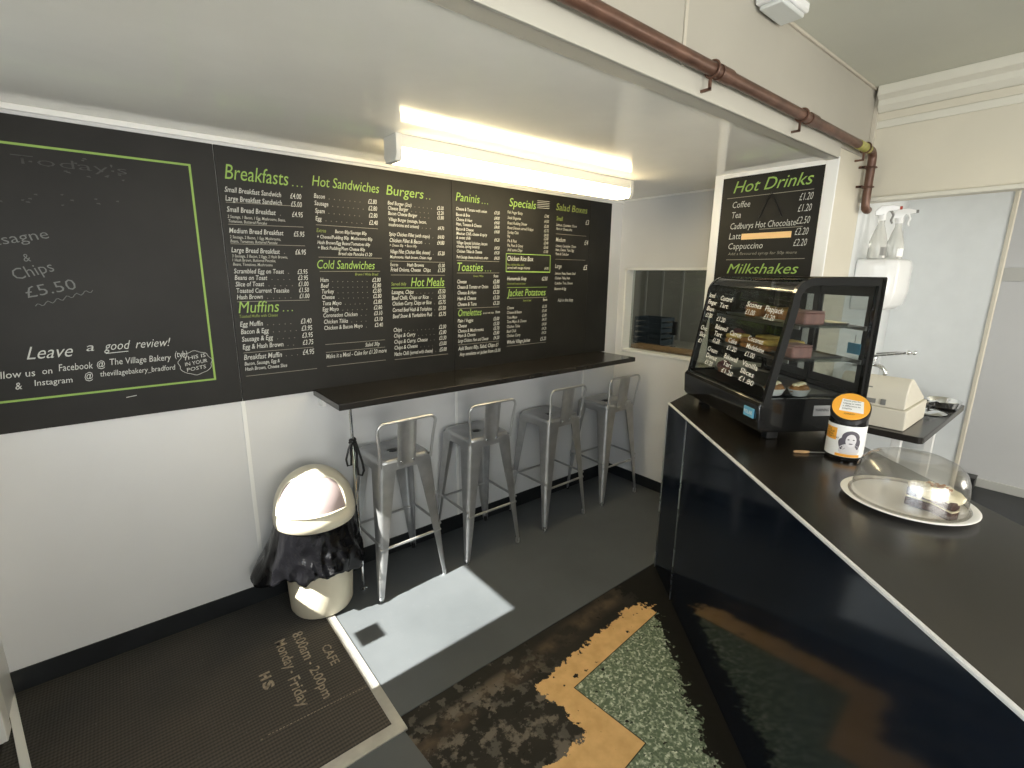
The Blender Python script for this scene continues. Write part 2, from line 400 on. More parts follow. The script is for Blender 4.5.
# soffit (low gloss ceiling)
m = MB(); m.box((WX - 0.1, BY, SZ), (2.8, WY + 0.1, SZ + 0.05)); m.box((2.8, 1.585, SZ), (BX + 0.12, WY + 0.1, SZ + 0.05)); struct(m.build('ceiling', soffit_m, smooth=False))
m = MB(); m.box((WX, WY - 0.012, SZ - 0.022), (BX, WY, SZ)); m.box((BX - 0.012, 1.585, SZ - 0.012), (BX, WY, SZ)); struct(m.build('trim_2', white_trim, bevel=0.003))
# upstand above the low ceiling, with its edge angle and one joint strip
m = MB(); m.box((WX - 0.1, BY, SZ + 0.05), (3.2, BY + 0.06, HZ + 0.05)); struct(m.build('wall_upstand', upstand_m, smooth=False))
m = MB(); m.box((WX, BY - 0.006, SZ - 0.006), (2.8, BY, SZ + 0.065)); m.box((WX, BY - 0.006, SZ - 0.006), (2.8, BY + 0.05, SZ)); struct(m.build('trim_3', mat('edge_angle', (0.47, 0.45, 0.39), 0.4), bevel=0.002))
m = MB(); m.box((1.435, BY - 0.006, SZ + 0.065), (1.449, BY, HZ)); m.box((WX, BY - 0.01, HZ - 0.012), (3.2, BY, HZ)); m.box((3.18, BY - 0.02, 2.3), (3.2, BY, HZ)); struct(m.build('trim_4', mat('joint_cream', (0.5, 0.46, 0.38), 0.4), bevel=0.002))
# high ceiling
m = MB(); m.box((WX - 0.1, RY - 0.1, HZ), (3.3, BY + 0.06, HZ + 0.05)); struct(m.build('ceiling', ceil_m, smooth=False))
# pier carrying the drinks board
m = MB(); m.box((2.8, BY, 0), (3.2, 1.585, SZ + 0.05)); struct(m.build('wall_pier', cream_wall, smooth=False, bevel=0.004))
# header over the kitchen opening with its stepped mouldings
m = MB(); m.box((3.2, RY, 2.075), (3.3, BY, HZ)); struct(m.build('wall_header', cream_wall, smooth=False))
m = MB(); m.prism([(3.2, 2.62), (3.13, 2.62), (3.13, 2.575), (3.16, 2.56), (3.16, 2.53), (3.185, 2.505), (3.2, 2.505)], lambda a, b, d: (a, d, b), RY, BY - 0.02)
m.box((3.192, RY, 2.43), (3.2, BY, 2.468)); m.box((3.18, RY, 2.07), (3.2, BY, 2.092))
struct(m.build('trim_5', mat('header_moulding', (0.62, 0.60, 0.52), 0.4), bevel=0.003))
# kitchen: side wall, end panel with its bare edge strip, far wall, ceiling
m = MB(); m.box((3.2, BY, 0), (4.12, BY + 0.06, 2.4)); struct(m.build('wall_kitchen_side', kitchen_panel, smooth=False))
m = MB(); m.box((4.12, 0.475, 0), (4.15, BY + 0.06, 2.4)); struct(m.build('wall_kitchen_end', kitchen_panel, smooth=False))
m = MB(); m.box((4.105, 0.455, 0), (4.155, 0.475, 2.4)); struct(m.build('trim_6', cream_wall, bevel=0.003))
m = MB(); m.box((FX, RY, 0), (FX + 0.1, 3.9, 2.6)); struct(m.build('wall_far', white_wall, smooth=False))
m = MB(); m.box((FX - 0.015, RY, 0), (FX, 3.9, 0.07)); m.box((FX - 0.02, RY, 1.66), (FX, 1.0, 1.76)); struct(m.build('trim_7', mat('pale_grey_rail', (0.55, 0.55, 0.52), 0.5), bevel=0.002))
m = MB(); m.box((3.3, RY, 2.4), (FX + 0.1, 3.9, 2.45)); m.box((BX + 0.1, BY + 0.06, 2.4), (3.3, 3.9, 2.45)); struct(m.build('ceiling', ceil_m, smooth=False))
m = MB(); m.box((BX + 0.1, 3.8, 0), (FX, 3.9, 2.4)); struct(m.build('wall_servery', grey_room, smooth=False))
# servery room panelling seen through the hatch
m = MB(); m.box((4.8, 1.03, 0), (4.84, 3.8, 2.4)); struct(m.build('wall_servery_end', grey_room, smooth=False))
m = MB()
for y in (1.9, 2.35, 2.62, 2.98, 3.23, 3.45): m.box((4.785, y - 0.012, 0), (4.8, y + 0.012, 2.4))
struct(m.build('trim_8', mat('light_panel_joint', (0.5, 0.5, 0.47), 0.5)))
# side with the street: wall, door, window
m = MB(); rect_with_hole(m, 'x', WX - 0.1, WX, RY, WY, 0, HZ, [(-2.1, 0.4, 0.85, 2.1), (1.55, 2.32, 0.0, 2.08)])
struct(m.build('wall_street', white_wall, smooth=False))
m = MB(); rect_with_hole(m, 'y', RY - 0.1, RY, WX - 0.1, FX + 0.1, 0, HZ, [(-0.35, 1.65, 0.65, 1.95), (4.0, 5.2, 1.1, 2.1)])
struct(m.build('wall_right', white_wall, smooth=False))
m = MB()
for a, b in (((WX - 0.08, 1.55, 0), (WX + 0.012, 1.61, 2.08)), ((WX - 0.08, 2.255, 0), (WX + 0.012, 2.33, 2.08)), ((WX - 0.08, 1.55, 2.02), (WX + 0.012, 2.33, 2.08)), ((WX - 0.08, 1.6, 1.10), (WX - 0.03, 2.26, 1.20))):
    m.box(a, b)
dr = struct(m.build('door_1', white_trim, bevel=0.004))
m = MB(); m.box((WX - 0.06, 1.61, 0.0), (WX - 0.05, 2.26, 1.10)); m.build('lower_panel', door_film, dr, smooth=False)
m = MB(); m.box((WX - 0.06, 1.61, 1.20), (WX - 0.055, 2.26, 2.02)); m.build('door_pane', pane_glass, dr, smooth=False)
m = MB(); m.box((WX - 0.052, 1.86, 1.27), (WX - 0.05, 1.97, 1.39)); m.build('door_sticker', door_film, dr, smooth=False)
m = MB()
for y in (-2.1, -0.87, 0.35): m.box((WX - 0.08, y, 0.85), (WX - 0.02, y + 0.05, 2.1))
m.box((WX - 0.08, -2.1, 0.85), (WX - 0.02, 0.4, 0.9)); m.box((WX - 0.08, -2.1, 2.05), (WX - 0.02, 0.4, 2.1))
wf = struct(m.build('window_2', white_trim, bevel=0.004))
m = MB(); m.box((WX - 0.06, -2.1, 0.85), (WX - 0.055, 0.4, 2.1)); m.build('window_pane', pane_glass, wf, smooth=False)
# mat well: aluminium strips
m = MB(); m.box((0.602, 1.40, -0.003), (0.642, WY - 0.01, 0.006)); m.box((0.612, 1.41, 0.006), (0.616, WY - 0.01, 0.0075)); struct(m.build('trim_9', alu_matt, bevel=0.0015))
m = MB(); m.box((WX, 1.395, -0.003), (0.642, 1.448, 0.005)); m.box((WX, 1.40, 0.005), (0.64, 1.41, 0.0065)); struct(m.build('trim_10', alu_matt, bevel=0.0015))
m = MB(); m.prism([(-0.555, 2.52), (-0.468, 2.07), (-0.345, 1.45), (-0.318, 1.45), (-0.441, 2.07), (-0.529, 2.52)], lambda a, b, d: (a, b, d), 0.0045, 0.011); struct(m.build('trim_11', white_trim, bevel=0.0015))
em = MB(); em.box((WX, 1.448, -0.004), (0.602, WY - 0.006, 0.004))
em = em.build('entrance_mat', mat_mat(), smooth=False)
tag(em, 'worn ribbed brown entrance mat with faded opening hours, beneath the bin', 'mat')  # the opening hours are sunlight through the door lettering, painted on the mat
m = MB(); R_, U_ = (0, -1, 0), (1, 0, 0)  # sunlight cast through the door lettering, painted on the mat as tan letters
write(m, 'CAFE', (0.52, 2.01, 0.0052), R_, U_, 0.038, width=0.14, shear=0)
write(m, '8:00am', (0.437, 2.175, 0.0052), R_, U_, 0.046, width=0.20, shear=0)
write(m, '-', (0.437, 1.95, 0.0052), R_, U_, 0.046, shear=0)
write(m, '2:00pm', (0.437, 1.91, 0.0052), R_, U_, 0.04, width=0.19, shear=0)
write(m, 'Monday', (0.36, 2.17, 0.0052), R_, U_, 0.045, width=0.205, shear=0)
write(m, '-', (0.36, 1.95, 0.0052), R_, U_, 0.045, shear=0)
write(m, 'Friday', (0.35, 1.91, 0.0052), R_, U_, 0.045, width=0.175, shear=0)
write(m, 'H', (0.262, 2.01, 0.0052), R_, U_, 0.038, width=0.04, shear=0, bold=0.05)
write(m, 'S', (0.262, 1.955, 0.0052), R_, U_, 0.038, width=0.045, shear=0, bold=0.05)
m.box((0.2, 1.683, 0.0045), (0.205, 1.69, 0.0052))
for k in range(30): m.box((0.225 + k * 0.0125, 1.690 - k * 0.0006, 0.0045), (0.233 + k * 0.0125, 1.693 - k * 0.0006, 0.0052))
m.build('painted_sunlit_lettering', sun_text, em, smooth=False, fix=False)

# ============================================================ CHALKBOARDS
YB = WY - 0.008          # face of the boards
T = YB - 0.0012          # chalk layer
RX, UZ = (1, 0, 0), (0, 0, 1)
class Board:
    def __init__(s, x0, x1, label, z0=1.08, z1=2.205):
        s.o = MB().box((x0 + 0.001, YB, z0), (x1 - 0.001, WY, z1)).build('chalkboard', chalk_m, bevel=0.0015)
        tag(s.o, label, 'chalkboard', 'chalkboards on the menu wall')
        s.L = {}
    sec = 0
    def mb(s, k): return s.L.setdefault((s.sec, k), MB())
    def t(s, k, txt, x, z, h, **kw): write(s.mb(k), txt, (x, T - (0.0005 if k == 'heading' else 0), z), RX, UZ, h, **kw)
    def head(s, txt, x0, x1, z, h, k='heading', dots=0):
        s.sec += 1; h *= 1.12
        s.t(k, txt, x0, z, h, width=x1 - x0, bold=0.0, shear=0.18, res=3)
        for i in range(dots): s.mb(k).box((x1 + 0.02 + i * 0.02, T - 0.0002, z), (x1 + 0.025 + i * 0.02, T, z + 0.005))
    def rule(s, x0, x1, z, z2=None, k='rule', w=0.0022):
        z2 = z if z2 is None else z2
        s.mb(k).quad((x0, T, z), (x1, T, z2), (x1, T, z2 + w), (x0, T, z + w))
    def line(s, txt, price, x0, x1, z, h=0.019, k='menu_text', dots=True, sq=0.72, bold=0.006):
        wd = 0
        if txt:
            me, a, b = glyphs(txt, 2, bold); kx = h / 0.7 * sq; mx = (x1 - x0) * (0.72 if price else 1.0)
            wd = (b - a) * kx
            if wd > mx: wd = mx
            s.t(k, txt, x0, z, h, width=wd, bold=bold, shear=random.uniform(0.08, 0.2), rot=random.uniform(-0.008, 0.008))
        if price:
            s.t(k, price, x1, z - 0.001, h * 1.08, end=True, squeeze=0.66, bold=bold)
            if dots:
                x = x0 + wd + 0.02
                while x < x1 - 0.075:
                    s.mb('rule').box((x, T - 0.0002, z), (x + 0.003, T, z + 0.003)); x += 0.026
    def done(s):
        mm = {'heading': chalk_green, 'menu_text': chalk_white, 'rule': rule_m, 'faint_chalk': chalk_faint, 'chalk_smear': chalk_smear, 'green_line': chalk_green, 'small_text': mat('grey_chalk_pen', (0.42, 0.42, 0.38), 0.8), 'green_note': chalk_dimgreen}
        for (_, k), b in s.L.items(): b.build(k, mm[k], s.o, smooth=False, fix=False)

# --- specials board, green border
b = Board(WX + 0.002, 0.405, 'large chalkboard with green drawn border and mostly empty, left end of the menu wall')
for x0, z0, x1, z1 in ((-0.46, 2.105, 0.312, 2.113), (-0.46, 1.197, 0.30, 1.205)): b.mb('green_line').box((x0, T - 0.0003, z0), (x1, T, z1))
b.mb('green_line').quad((0.30, T, 1.197), (0.308, T, 1.197), (0.316, T, 2.113), (0.308, T, 2.113))
b.mb('green_line').box((-0.462, T - 0.0003, 1.2), (-0.454, T, 2.11))
b.t('faint_chalk', 'Lasagne', -0.335, 1.755, 0.035, width=0.18, rot=0.22, bold=-0.005, shear=0)
b.t('faint_chalk', '&', -0.24, 1.708, 0.028, rot=0.1, shear=0, bold=-0.005)
b.t('faint_chalk', 'Chips', -0.272, 1.642, 0.04, width=0.115, rot=0.3, bold=-0.005, shear=0)
b.t('faint_chalk', '£5.50', -0.25, 1.578, 0.04, width=0.145, rot=0.22, bold=-0.005, shear=0)
b.mb('faint_chalk').tube([(-0.235 + 0.17 * i / 28, T, 1.548 + 0.055 * i / 28 + 0.006 * math.sin(i * 1.35)) for i in range(29)], 0.0014, 4)
b.t('chalk_smear', "Today's", -0.22, 2.045, 0.03, width=0.32, shear=0, bold=-0.012)
random.seed(3)
for i in range(26):
    x = random.uniform(-0.3, 0.1); z = random.choice((2.07, 2.03, 1.93)) + random.uniform(-0.02, 0.02)
    b.mb('chalk_smear').quad((x, T, z), (x + random.uniform(0.004, 0.014), T, z - 0.002), (x + 0.01, T, z + 0.004), (x + 0.001, T, z + 0.003))
b.t('menu_text', 'Leave', -0.288, 1.352, 0.048, width=0.125, shear=0.35, bold=-0.004, res=3)
b.t('menu_text', 'a', -0.118, 1.368, 0.034, width=0.024, shear=0.3, bold=-0.004)
b.t('menu_text', 'good', -0.062, 1.366, 0.036, width=0.075, shear=0.3, bold=-0.004)
b.rule(-0.06, 0.012, 1.352, 1.355, 'menu_text', 0.003)
b.t('menu_text', 'review!', 0.038, 1.366, 0.036, width=0.112, shear=0.3, bold=-0.004)
b.t('menu_text', 'Follow us', -0.40, 1.288, 0.027, width=0.125, bold=0.0)
b.t('menu_text', 'on', -0.255, 1.292, 0.024, width=0.028, bold=0.0)
b.t('menu_text', 'Facebook', -0.207, 1.298, 0.027, width=0.10, bold=0.0)
b.t('menu_text', '@', -0.095, 1.300, 0.026, width=0.026, bold=0.0)
b.t('menu_text', 'The Village Bakery', -0.055, 1.305, 0.026, width=0.205, bold=0.0)
b.t('menu_text', '(tvb)', 0.166, 1.315, 0.026, width=0.045, bold=0.0)
b.t('menu_text', '&', -0.335, 1.243, 0.027, width=0.018, bold=0.0)
b.t('menu_text', 'Instagram', -0.282, 1.250, 0.023, width=0.107, bold=0.0)
b.t('menu_text', '@', -0.138, 1.256, 0.028, width=0.026, bold=0.0)
b.t('menu_text', 'thevillagebakery_bradford', -0.09, 1.262, 0.022, width=0.25, bold=0.0)
for i, (tx, zz) in enumerate((('THIS IS', 1.305), ('IN YOUR', 1.280), ('POSTS', 1.255))):
    b.t('menu_text', tx, 0.195 + 0.004 * i, zz - 0.008, 0.016, width=0.085 - 0.012 * (i == 2), rot=0.12, bold=0.0)
b.mb('menu_text').tube([(0.238 + 0.062 * math.cos(a) * (1 + 0.05 * math.sin(9 * a)), T, 1.283 + 0.052 * math.sin(a) * (1 + 0.05 * math.cos(8 * a))) for a in [2 * PI * i / 60 for i in range(60)]], 0.0011, 4, closed=True)
b.rule(-0.02, 0.015, 1.163, 1.167, 'menu_text', 0.003)
b.done()

# --- breakfasts / sandwiches / burgers
b = Board(0.405, 1.586, 'chalkboard menu with Breakfasts, Hot Sandwiches and Burgers under green headings')
b.head('Breakfasts', 0.437, 0.693, 2.072, 0.055, dots=3)
x0, x1 = 0.43, 0.748
b.line('Small Breakfast Sandwich', '£4.00', x0, x1, 2.018, 0.022); b.line('Large Breakfast Sandwich', '£5.00', x0, x1, 1.982, 0.022)
b.rule(x0, x1, 1.974, 1.984)
b.line('Small Bread Breakfast', '£4.95', x0, x1, 1.936, 0.022)
b.line('2 Sausage, 1 Bacon, 1 Egg, Mushrooms, Beans,', None, x0, x1 - 0.08, 1.910, 0.013, 'small_text'); b.line('Tomatoes, Buttered Pancake', None, x0, x1 - 0.14, 1.891, 0.013, 'small_text')
b.rule(x0, x1, 1.882, 1.890)
b.line('Medium Bread Breakfast', '£5.95', x0, x1, 1.847, 0.022)
b.line('2 Sausage, 2 Bacon, 1 Egg, Mushrooms,', None, x0, x1 - 0.08, 1.824, 0.013, 'small_text'); b.line('Beans, Tomatoes, Buttered Pancake', None, x0, x1 - 0.12, 1.806, 0.013, 'small_text')
b.rule(x0, x1, 1.799, 1.803)
b.line('Large Bread Breakfast', '£6.95', x0, x1, 1.764, 0.022)
b.line('3 Sausage, 3 Bacon, 2 Eggs, 2 Hash Browns,', None, x0, x1 - 0.03, 1.742, 0.013, 'small_text'); b.line('1 Hash Brown, Buttered Pancake,', None, x0, x1 - 0.13, 1.724, 0.013, 'small_text'); b.line('Beans, Tomatoes, Mushrooms', None, x0, x1 - 0.13, 1.706, 0.013, 'small_text')
for z, t, p in ((1.672, 'Scrambled Egg on Toast', '£3.95'), (1.643, 'Beans on Toast', '£3.95'), (1.614, 'Slice of Toast', '£1.00'), (1.585, 'Toasted Current Teacake', '£1.50'), (1.556, 'Hash Brown', '£1.00')): b.line(t, p, x0, x1, z, 0.021)
b.rule(x0, x1, 1.544)
b.head('Muffins', 0.43, 0.60, 1.494, 0.048, dots=3)
b.line('Toasted Muffin with Cheese', None, x0, x0 + 0.19, 1.472, 0.014, 'green_note')
for z, t, p in ((1.432, 'Egg Muffin', '£3.40'), (1.397, 'Bacon & Egg', '£3.95'), (1.362, 'Sausage & Egg', '£3.95'), (1.326, 'Egg & Hash Brown', '£3.75')): b.line(t, p, x0, x1, z, 0.023)
b.rule(x0, x1, 1.308)
b.line('Breakfast Muffin', '£4.95', x0, x1, 1.276, 0.025)
b.line('Bacon, Sausage, Egg &', None, x0, x0 + 0.19, 1.249, 0.017); b.line('Hash Brown, Cheese Slice', None, x0, x0 + 0.2, 1.224, 0.017)
b.rule(x0, 0.757, 1.197)
x0, x1 = 0.808, 1.126
b.head('Hot Sandwiches', 0.804, 1.14, 2.085, 0.042)
for z, t, p in ((2.030, 'Bacon', '£2.80'), (1.997, 'Sausage', '£2.80'), (1.962, 'Spam', '£2.80'), (1.926, 'Egg', '£2.40')): b.line(t, p, x0, x1, z, 0.021)
b.rule(x0, x1, 1.905)
b.line('Extras', None, x0, x0 + 0.08, 1.872, 0.018, 'green_note')
b.line('Bacon 80p/Sausage 80p', None, x0 + 0.09, x1 - 0.01, 1.872, 0.017)
for z, t in ((1.843, '+ Cheese/Pudding 80p  Mushrooms 80p'), (1.816, 'Hash Brown/Egg Beans/Tomatoes 60p'), (1.791, '+ Black Pudding/Plum Cheese 80p')): b.line(t, None, x0, x1 - 0.01, z, 0.017)
b.line('Bread size Pancake £1.20', None, x0 + 0.1, x1 + 0.01, 1.766, 0.017)
b.rule(x0, 1.14, 1.752, 1.755)
b.head('Cold Sandwiches', 0.795, 1.094, 1.698, 0.038)
b.rule(x0, x1, 1.683, 1.687)
b.line('Brown / White Bread', None, x0 + 0.18, x1, 1.665, 0.014, 'green_note')
for z, t, p in ((1.633, 'Ham', '£2.80'), (1.604, 'Beef', '£2.80'), (1.576, 'Turkey', '£2.80'), (1.548, 'Cheese', '£2.80'), (1.517, 'Tuna Mayo', '£2.80'), (1.487, 'Egg Mayo', '£2.80'), (1.456, 'Coronation Chicken', '£3.10'), (1.424, 'Chicken Tikka', '£3.10'), (1.392, 'Chicken & Bacon Mayo', '£3.40')): b.line(t, p, x0, x1, z, 0.021)
b.rule(x0, 1.134, 1.316)
b.line('Salad 30p', None, 1.02, 1.13, 1.288, 0.021)
b.rule(x0, 1.134, 1.275)
b.line('Make it a Meal - Cake for £1.20 more', None, x0, 1.14, 1.244, 0.023)
b.rule(x0, 1.134, 1.202)
x0, x1 = 1.188, 1.53
b.head('Burgers', 1.183, 1.40, 2.083, 0.044, dots=2)
for z, t, p in ((2.034, 'Beef Burger (2oz)', '£3.00'), (2.008, 'Cheese Burger', '£3.20'), (1.982, 'Bacon Cheese Burger', '£3.80')): b.line(t, p, x0, x1, z, 0.019)
b.line('Village Burger (sausage, bacon,', None, x0, x1 - 0.08, 1.952, 0.018); b.line('mushrooms and onions)', '£4.70', x0, x1, 1.925, 0.018)
b.line('Spicy Chicken Fillet (with mayo)', '£4.00', x0, x1, 1.876, 0.019); b.line('Chicken Fillet & Bacon', '£4.80', x0, x1, 1.843, 0.021)
b.line('+ Cheese 50p  + Bacon 80p', None, x0, x1 - 0.14, 1.820, 0.014, 'small_text')
b.line('Village Fillet (Chicken fillet, cheese)', '£5.20', x0, x1, 1.784, 0.020); b.line('Mushrooms, Hash brown, Onion rings', None, x0, x1 - 0.08, 1.758, 0.016)
b.rule(x0, x1, 1.742)
b.line('Extras', None, x0, x0 + 0.07, 1.716, 0.018, 'small_text'); b.line('Hash Browns', '£1.00', x0 + 0.1, x1, 1.716, 0.019, dots=False); b.line('Fried Onions, Cheese   Chips', '£1.50', x0, x1, 1.688, 0.021, dots=False)
b.rule(x0, x1, 1.668)
b.head('Hot Meals', 1.307, 1.521, 1.607, 0.044); b.line('Served daily', None, x0, 1.29, 1.612, 0.018, 'green_note')
b.rule(x0, x1, 1.597, k='green_line', w=0.003)
for z, t, p in ((1.566, 'Lasagne, Chips', '£5.50'), (1.534, 'Beef Chilli, Chips or Rice', '£5.50'), (1.503, 'Chicken Curry, Chips or Rice', '£5.75'), (1.468, 'Corned Beef Hash & Yorkshire', '£5.50'), (1.433, 'Beef Stew & Yorkshire Pud', '£5.75'),
                (1.357, 'Chips', '£2.00'), (1.324, 'Chips & Curry', '£2.80'), (1.290, 'Chips & Curry, Cheese', '£3.30'), (1.256, 'Chips & Cheese', '£3.00'), (1.220, 'Nacho Chilli (served with cheese)', '£5.00')): b.line(t, p, x0, x1, z, 0.022)
b.rule(x0, 1.54, 1.198)
b.done()

# --- paninis / specials / salads
b = Board(1.586, 2.77, 'chalkboard menu with Paninis, Specials and Salad Boxes under green headings')
x0, x1 = 1.615, 1.935
b.head('Paninis', 1.615, 1.781, 2.094, 0.042, dots=3)
for z, t, p in ((2.042, 'Cheese & Tomato with onion', '£3.50'), (2.010, 'Bacon & Brie', '£4.00'), (1.983, 'Cheese & Ham', '£4.00'), (1.957, 'Ham, Tomato & Cheese', '£4.00'), (1.929, 'Bacon & Cheese', '£4.00'), (1.904, 'Mexican Chilli, cheese & spicy', None), (1.880, '& sweet chilli', '£4.20'), (1.852, 'Village Special (chicken, bacon', None), (1.831, 'cheese, spring onions)', '£4.50'), (1.802, 'Chicken Tikka & Cheese', '£4.20'), (1.769, 'Pork Sausage cheese, mushroom, onion', '£4.20')): b.line(t, p, x0, x1, z, 0.018, dots=False)
b.rule(x0, x1, 1.755)
b.head('Toasties', 1.611, 1.803, 1.695, 0.045, dots=3)
b.rule(x0, x1, 1.682, 1.685); b.line('Brown / White', None, 1.735, 1.87, 1.660, 0.012, 'green_note'); b.line('from', None, 1.89, 1.942, 1.658, 0.018)
for z, t, p in ((1.622, 'Cheese', '£2.80'), (1.590, 'Cheese & Tomato or Onion', '£3.00'), (1.556, 'Cheese & Ham', '£3.20'), (1.521, 'Ham & Cheese', '£3.20'), (1.486, 'Cheese & Tuna', '£3.20')): b.line(t, p, x0, x1, z, 0.022, dots=False)
b.rule(x0, x1, 1.470)
b.head('Omelettes', 1.616, 1.791, 1.424, 0.038); b.line('served with chips', None, 1.805, 1.90, 1.430, 0.012, 'small_text'); b.line('from', None, 1.905, 1.955, 1.430, 0.018)
for z, t, p in ((1.386, 'Plain / Veggie', '£3.00'), (1.354, 'Cheese', '£3.50'), (1.323, 'Cheese & Mushrooms', '£3.70'), (1.294, 'Ham & Cheese', '£3.80'), (1.262, 'Large Chicken, Ham and Cheese', '£4.20')): b.line(t, p, x0, x1, z, 0.021, dots=False)
b.rule(x0, x1, 1.246)
b.line('Add Beans 80p, Salad, Chips £1', None, x0, 1.95, 1.212, 0.024); b.line('Any omelette or jacket from £3.00', None, x0 + 0.01, 1.955, 1.176, 0.022)
x0, x1 = 2.0, 2.357
b.head('Specials', 2.012, 2.235, 2.099, 0.045)
for i in range(5): b.rule(2.25, 2.36, 2.108 + i * 0.011, 2.112 + i * 0.011, 'small_text', 0.003)
for z, t, p in ((2.054, 'Fish Finger Butty', '£3.40'), (2.021, 'Steak Baguette', '£4.50'), (1.989, 'Roast Pudding Dinner', '£5.00'), (1.960, 'Roast Dinners served Fridays', '£5.75'), (1.932, 'Sunday Club', '£4.00'), (1.908, 'Pie', '£2.80'), (1.880, 'Pie & Peas', '£3.40'), (1.852, 'Pie, Peas & Gravy', '£3.60'), (1.824, 'Add some Chips', '£1.50')): b.line(t, p, x0, x1, z, 0.018, 'small_text', dots=False)
for a in (((1.989, 1.694), (1.993, 1.81)), ((2.378, 1.694), (2.382, 1.81)), ((1.989, 1.692), (2.382, 1.698)), ((1.989, 1.806), (2.382, 1.810))): b.mb('green_line').box((a[0][0], T - 0.0003, a[0][1]), (a[1][0], T, a[1][1]))
b.line('Chicken Rice Box', None, 2.0, 2.27, 1.764, 0.03); b.line('Rice, chicken tikka, salad', None, 2.0, 2.24, 1.733, 0.014, 'green_note'); b.line('served with mango chutney', '£4.95', 2.0, 2.365, 1.712, 0.017, 'small_text', dots=False)
b.line('Homemade Soup', '£2.50', x0, x1, 1.640, 0.023, dots=False); b.line('Served with bread and butter', None, x0, x1, 1.613, 0.013, 'green_note')
b.rule(x0, x1, 1.592, k='green_line')
b.head('Jacket Potatoes', 2.002, 2.34, 1.537, 0.042)
b.rule(x0, x1, 1.522); b.line('Butter & Salad', None, 2.14, 2.29, 1.500, 0.012, 'green_note'); b.line('from', None, 2.32, 2.378, 1.498, 0.02)
for z, t, p in ((1.452, 'Cheese', '£3.20'), (1.422, 'Cheese & Beans', '£3.60'), (1.389, 'Tuna Mayo', '£3.80'), (1.361, 'Tuna Mayo & Cheese', '£4.00'), (1.328, 'Chicken Tikka', '£4.00'), (1.297, 'Beef Chilli', '£4.20'), (1.267, 'Chicken Curry', '£4.20')): b.line(t, p, x0, x1, z, 0.019, 'small_text', dots=False)
b.line('Whole Village Jacket', '£5.20', x0, x1, 1.222, 0.024, dots=False); b.rule(x0, x1, 1.205)
x0, x1 = 2.43, 2.757
b.head('Salad Boxes', 2.423, 2.733, 2.110, 0.040, k='green_note')
b.line('Small', None, x0, x1, 2.043, 0.028, 'green_note'); b.t('small_text', '£3', x1, 2.035, 0.032, end=True)
b.line('Lettuce, Cucumber, Onion', None, x0, x1 - 0.06, 2.007, 0.018, 'small_text'); b.line('Ham or Cheese slice', None, x0, x1 - 0.08, 1.981, 0.018, 'small_text'); b.rule(x0, x1 - 0.02, 1.953)
b.line('Medium', None, x0, x1, 1.903, 0.028, 'small_text'); b.t('small_text', '£4', x1, 1.893, 0.034, end=True)
for z, t in ((1.867, 'Lettuce, Cucumber, Onion'), (1.840, 'Ham, Cheese, Tuna, Egg'), (1.812, 'Pasta & Coleslaw')): b.line(t, None, x0, x1 - 0.06, z, 0.018, 'small_text')
b.rule(x0, x1 - 0.02, 1.783)
b.line('Large', None, x0, x1, 1.724, 0.028, 'small_text'); b.t('menu_text', '£5', x1, 1.715, 0.034, end=True)
for z, t in ((1.679, 'Lettuce, Pasta, Potato Salad'), (1.646, 'Chicken Tikka, Ham'), (1.611, 'Coleslaw, Tuna, Cheese'), (1.572, 'Beetroot & Egg')): b.line(t, None, x0, x1 - 0.07, z, 0.018, 'small_text')
b.line('Ask in the shop', None, 2.465, 2.71, 1.488, 0.024, 'small_text')
b.done()
b = Board(2.77, 3.01, 'narrow blank chalkboard strip at the right end of the menu wall'); b.done()

# --- hot drinks board on the pier
PX = 2.8
hb = thing('drinks_board', 'chalkboard headed Hot Drinks in a white frame on the pier behind the display case', 'chalkboard', (PX, 1.27, 1.2))
def L(o, wx): return o     # clarity only
inv = Matrix.Translation((-PX, -1.27, -1.2))
def loc_build(mb, name, m_, **kw):
    mb.bm.transform(inv); return mb.build(name, m_, hb, **kw)
m = MB(); m.box((PX - 0.008, 1.01, 1.2), (PX - 0.001, 1.535, 2.222)); loc_build(m, 'board', chalk_m)
m = MB()
m.box((PX - 0.012, 1.533, 1.15), (PX, 1.583, 2.245)); m.box((PX - 0.012, 0.955, 1.15), (PX, 1.012, 2.245)); m.box((PX - 0.012, 1.012, 2.218), (PX, 1.533, 2.245)); m.box((PX - 0.012, 1.012, 1.15), (PX, 1.533, 1.2))
loc_build(m, 'frame', white_trim, bevel=0.003)
RYv = (0, -1, 0); PT = PX - 0.0088
hd, tx, sm = MB(), MB(), MB()
write(hd, 'Hot Drinks', (PT, 1.468, 2.135), RYv, UZ, 0.062, width=0.40, shear=0.3, bold=0.0, res=3)
write(hd, 'Milkshakes', (PT, 1.458, 1.695), RYv, UZ, 0.055, width=0.375, shear=0.35, bold=0.0, res=3)
for t_, z, wd, p in (('Coffee', 2.055, 0.10, '£1.20'), ('Tea', 2.0, 0.055, '£1.20'), ('Cadburys Hot Chocolate', 1.940, 0.35, '£2.50'), ('Latte', 1.885, 0.085, '£2.20'), ('Cappuccino', 1.830, 0.195, '£2.20')):
    write(tx, t_, (PT, 1.466, z), RYv, UZ, 0.034, width=wd, bold=-0.004); write(tx, p, (PT, 1.052, z + 0.006), RYv, UZ, 0.036, width=0.062, end=True, bold=-0.004)
write(sm, 'Add a flavoured syrup for 50p more', (PT, 1.462, 1.797), RYv, UZ, 0.016, width=0.37, bold=-0.004)
for y0, y1, z in ((1.50, 1.05, 2.108), (1.47, 1.05, 1.770), (1.30, 1.08, 1.93)): sm.box((PT, y1, z), (PT + 0.0004, y0, z + 0.003))
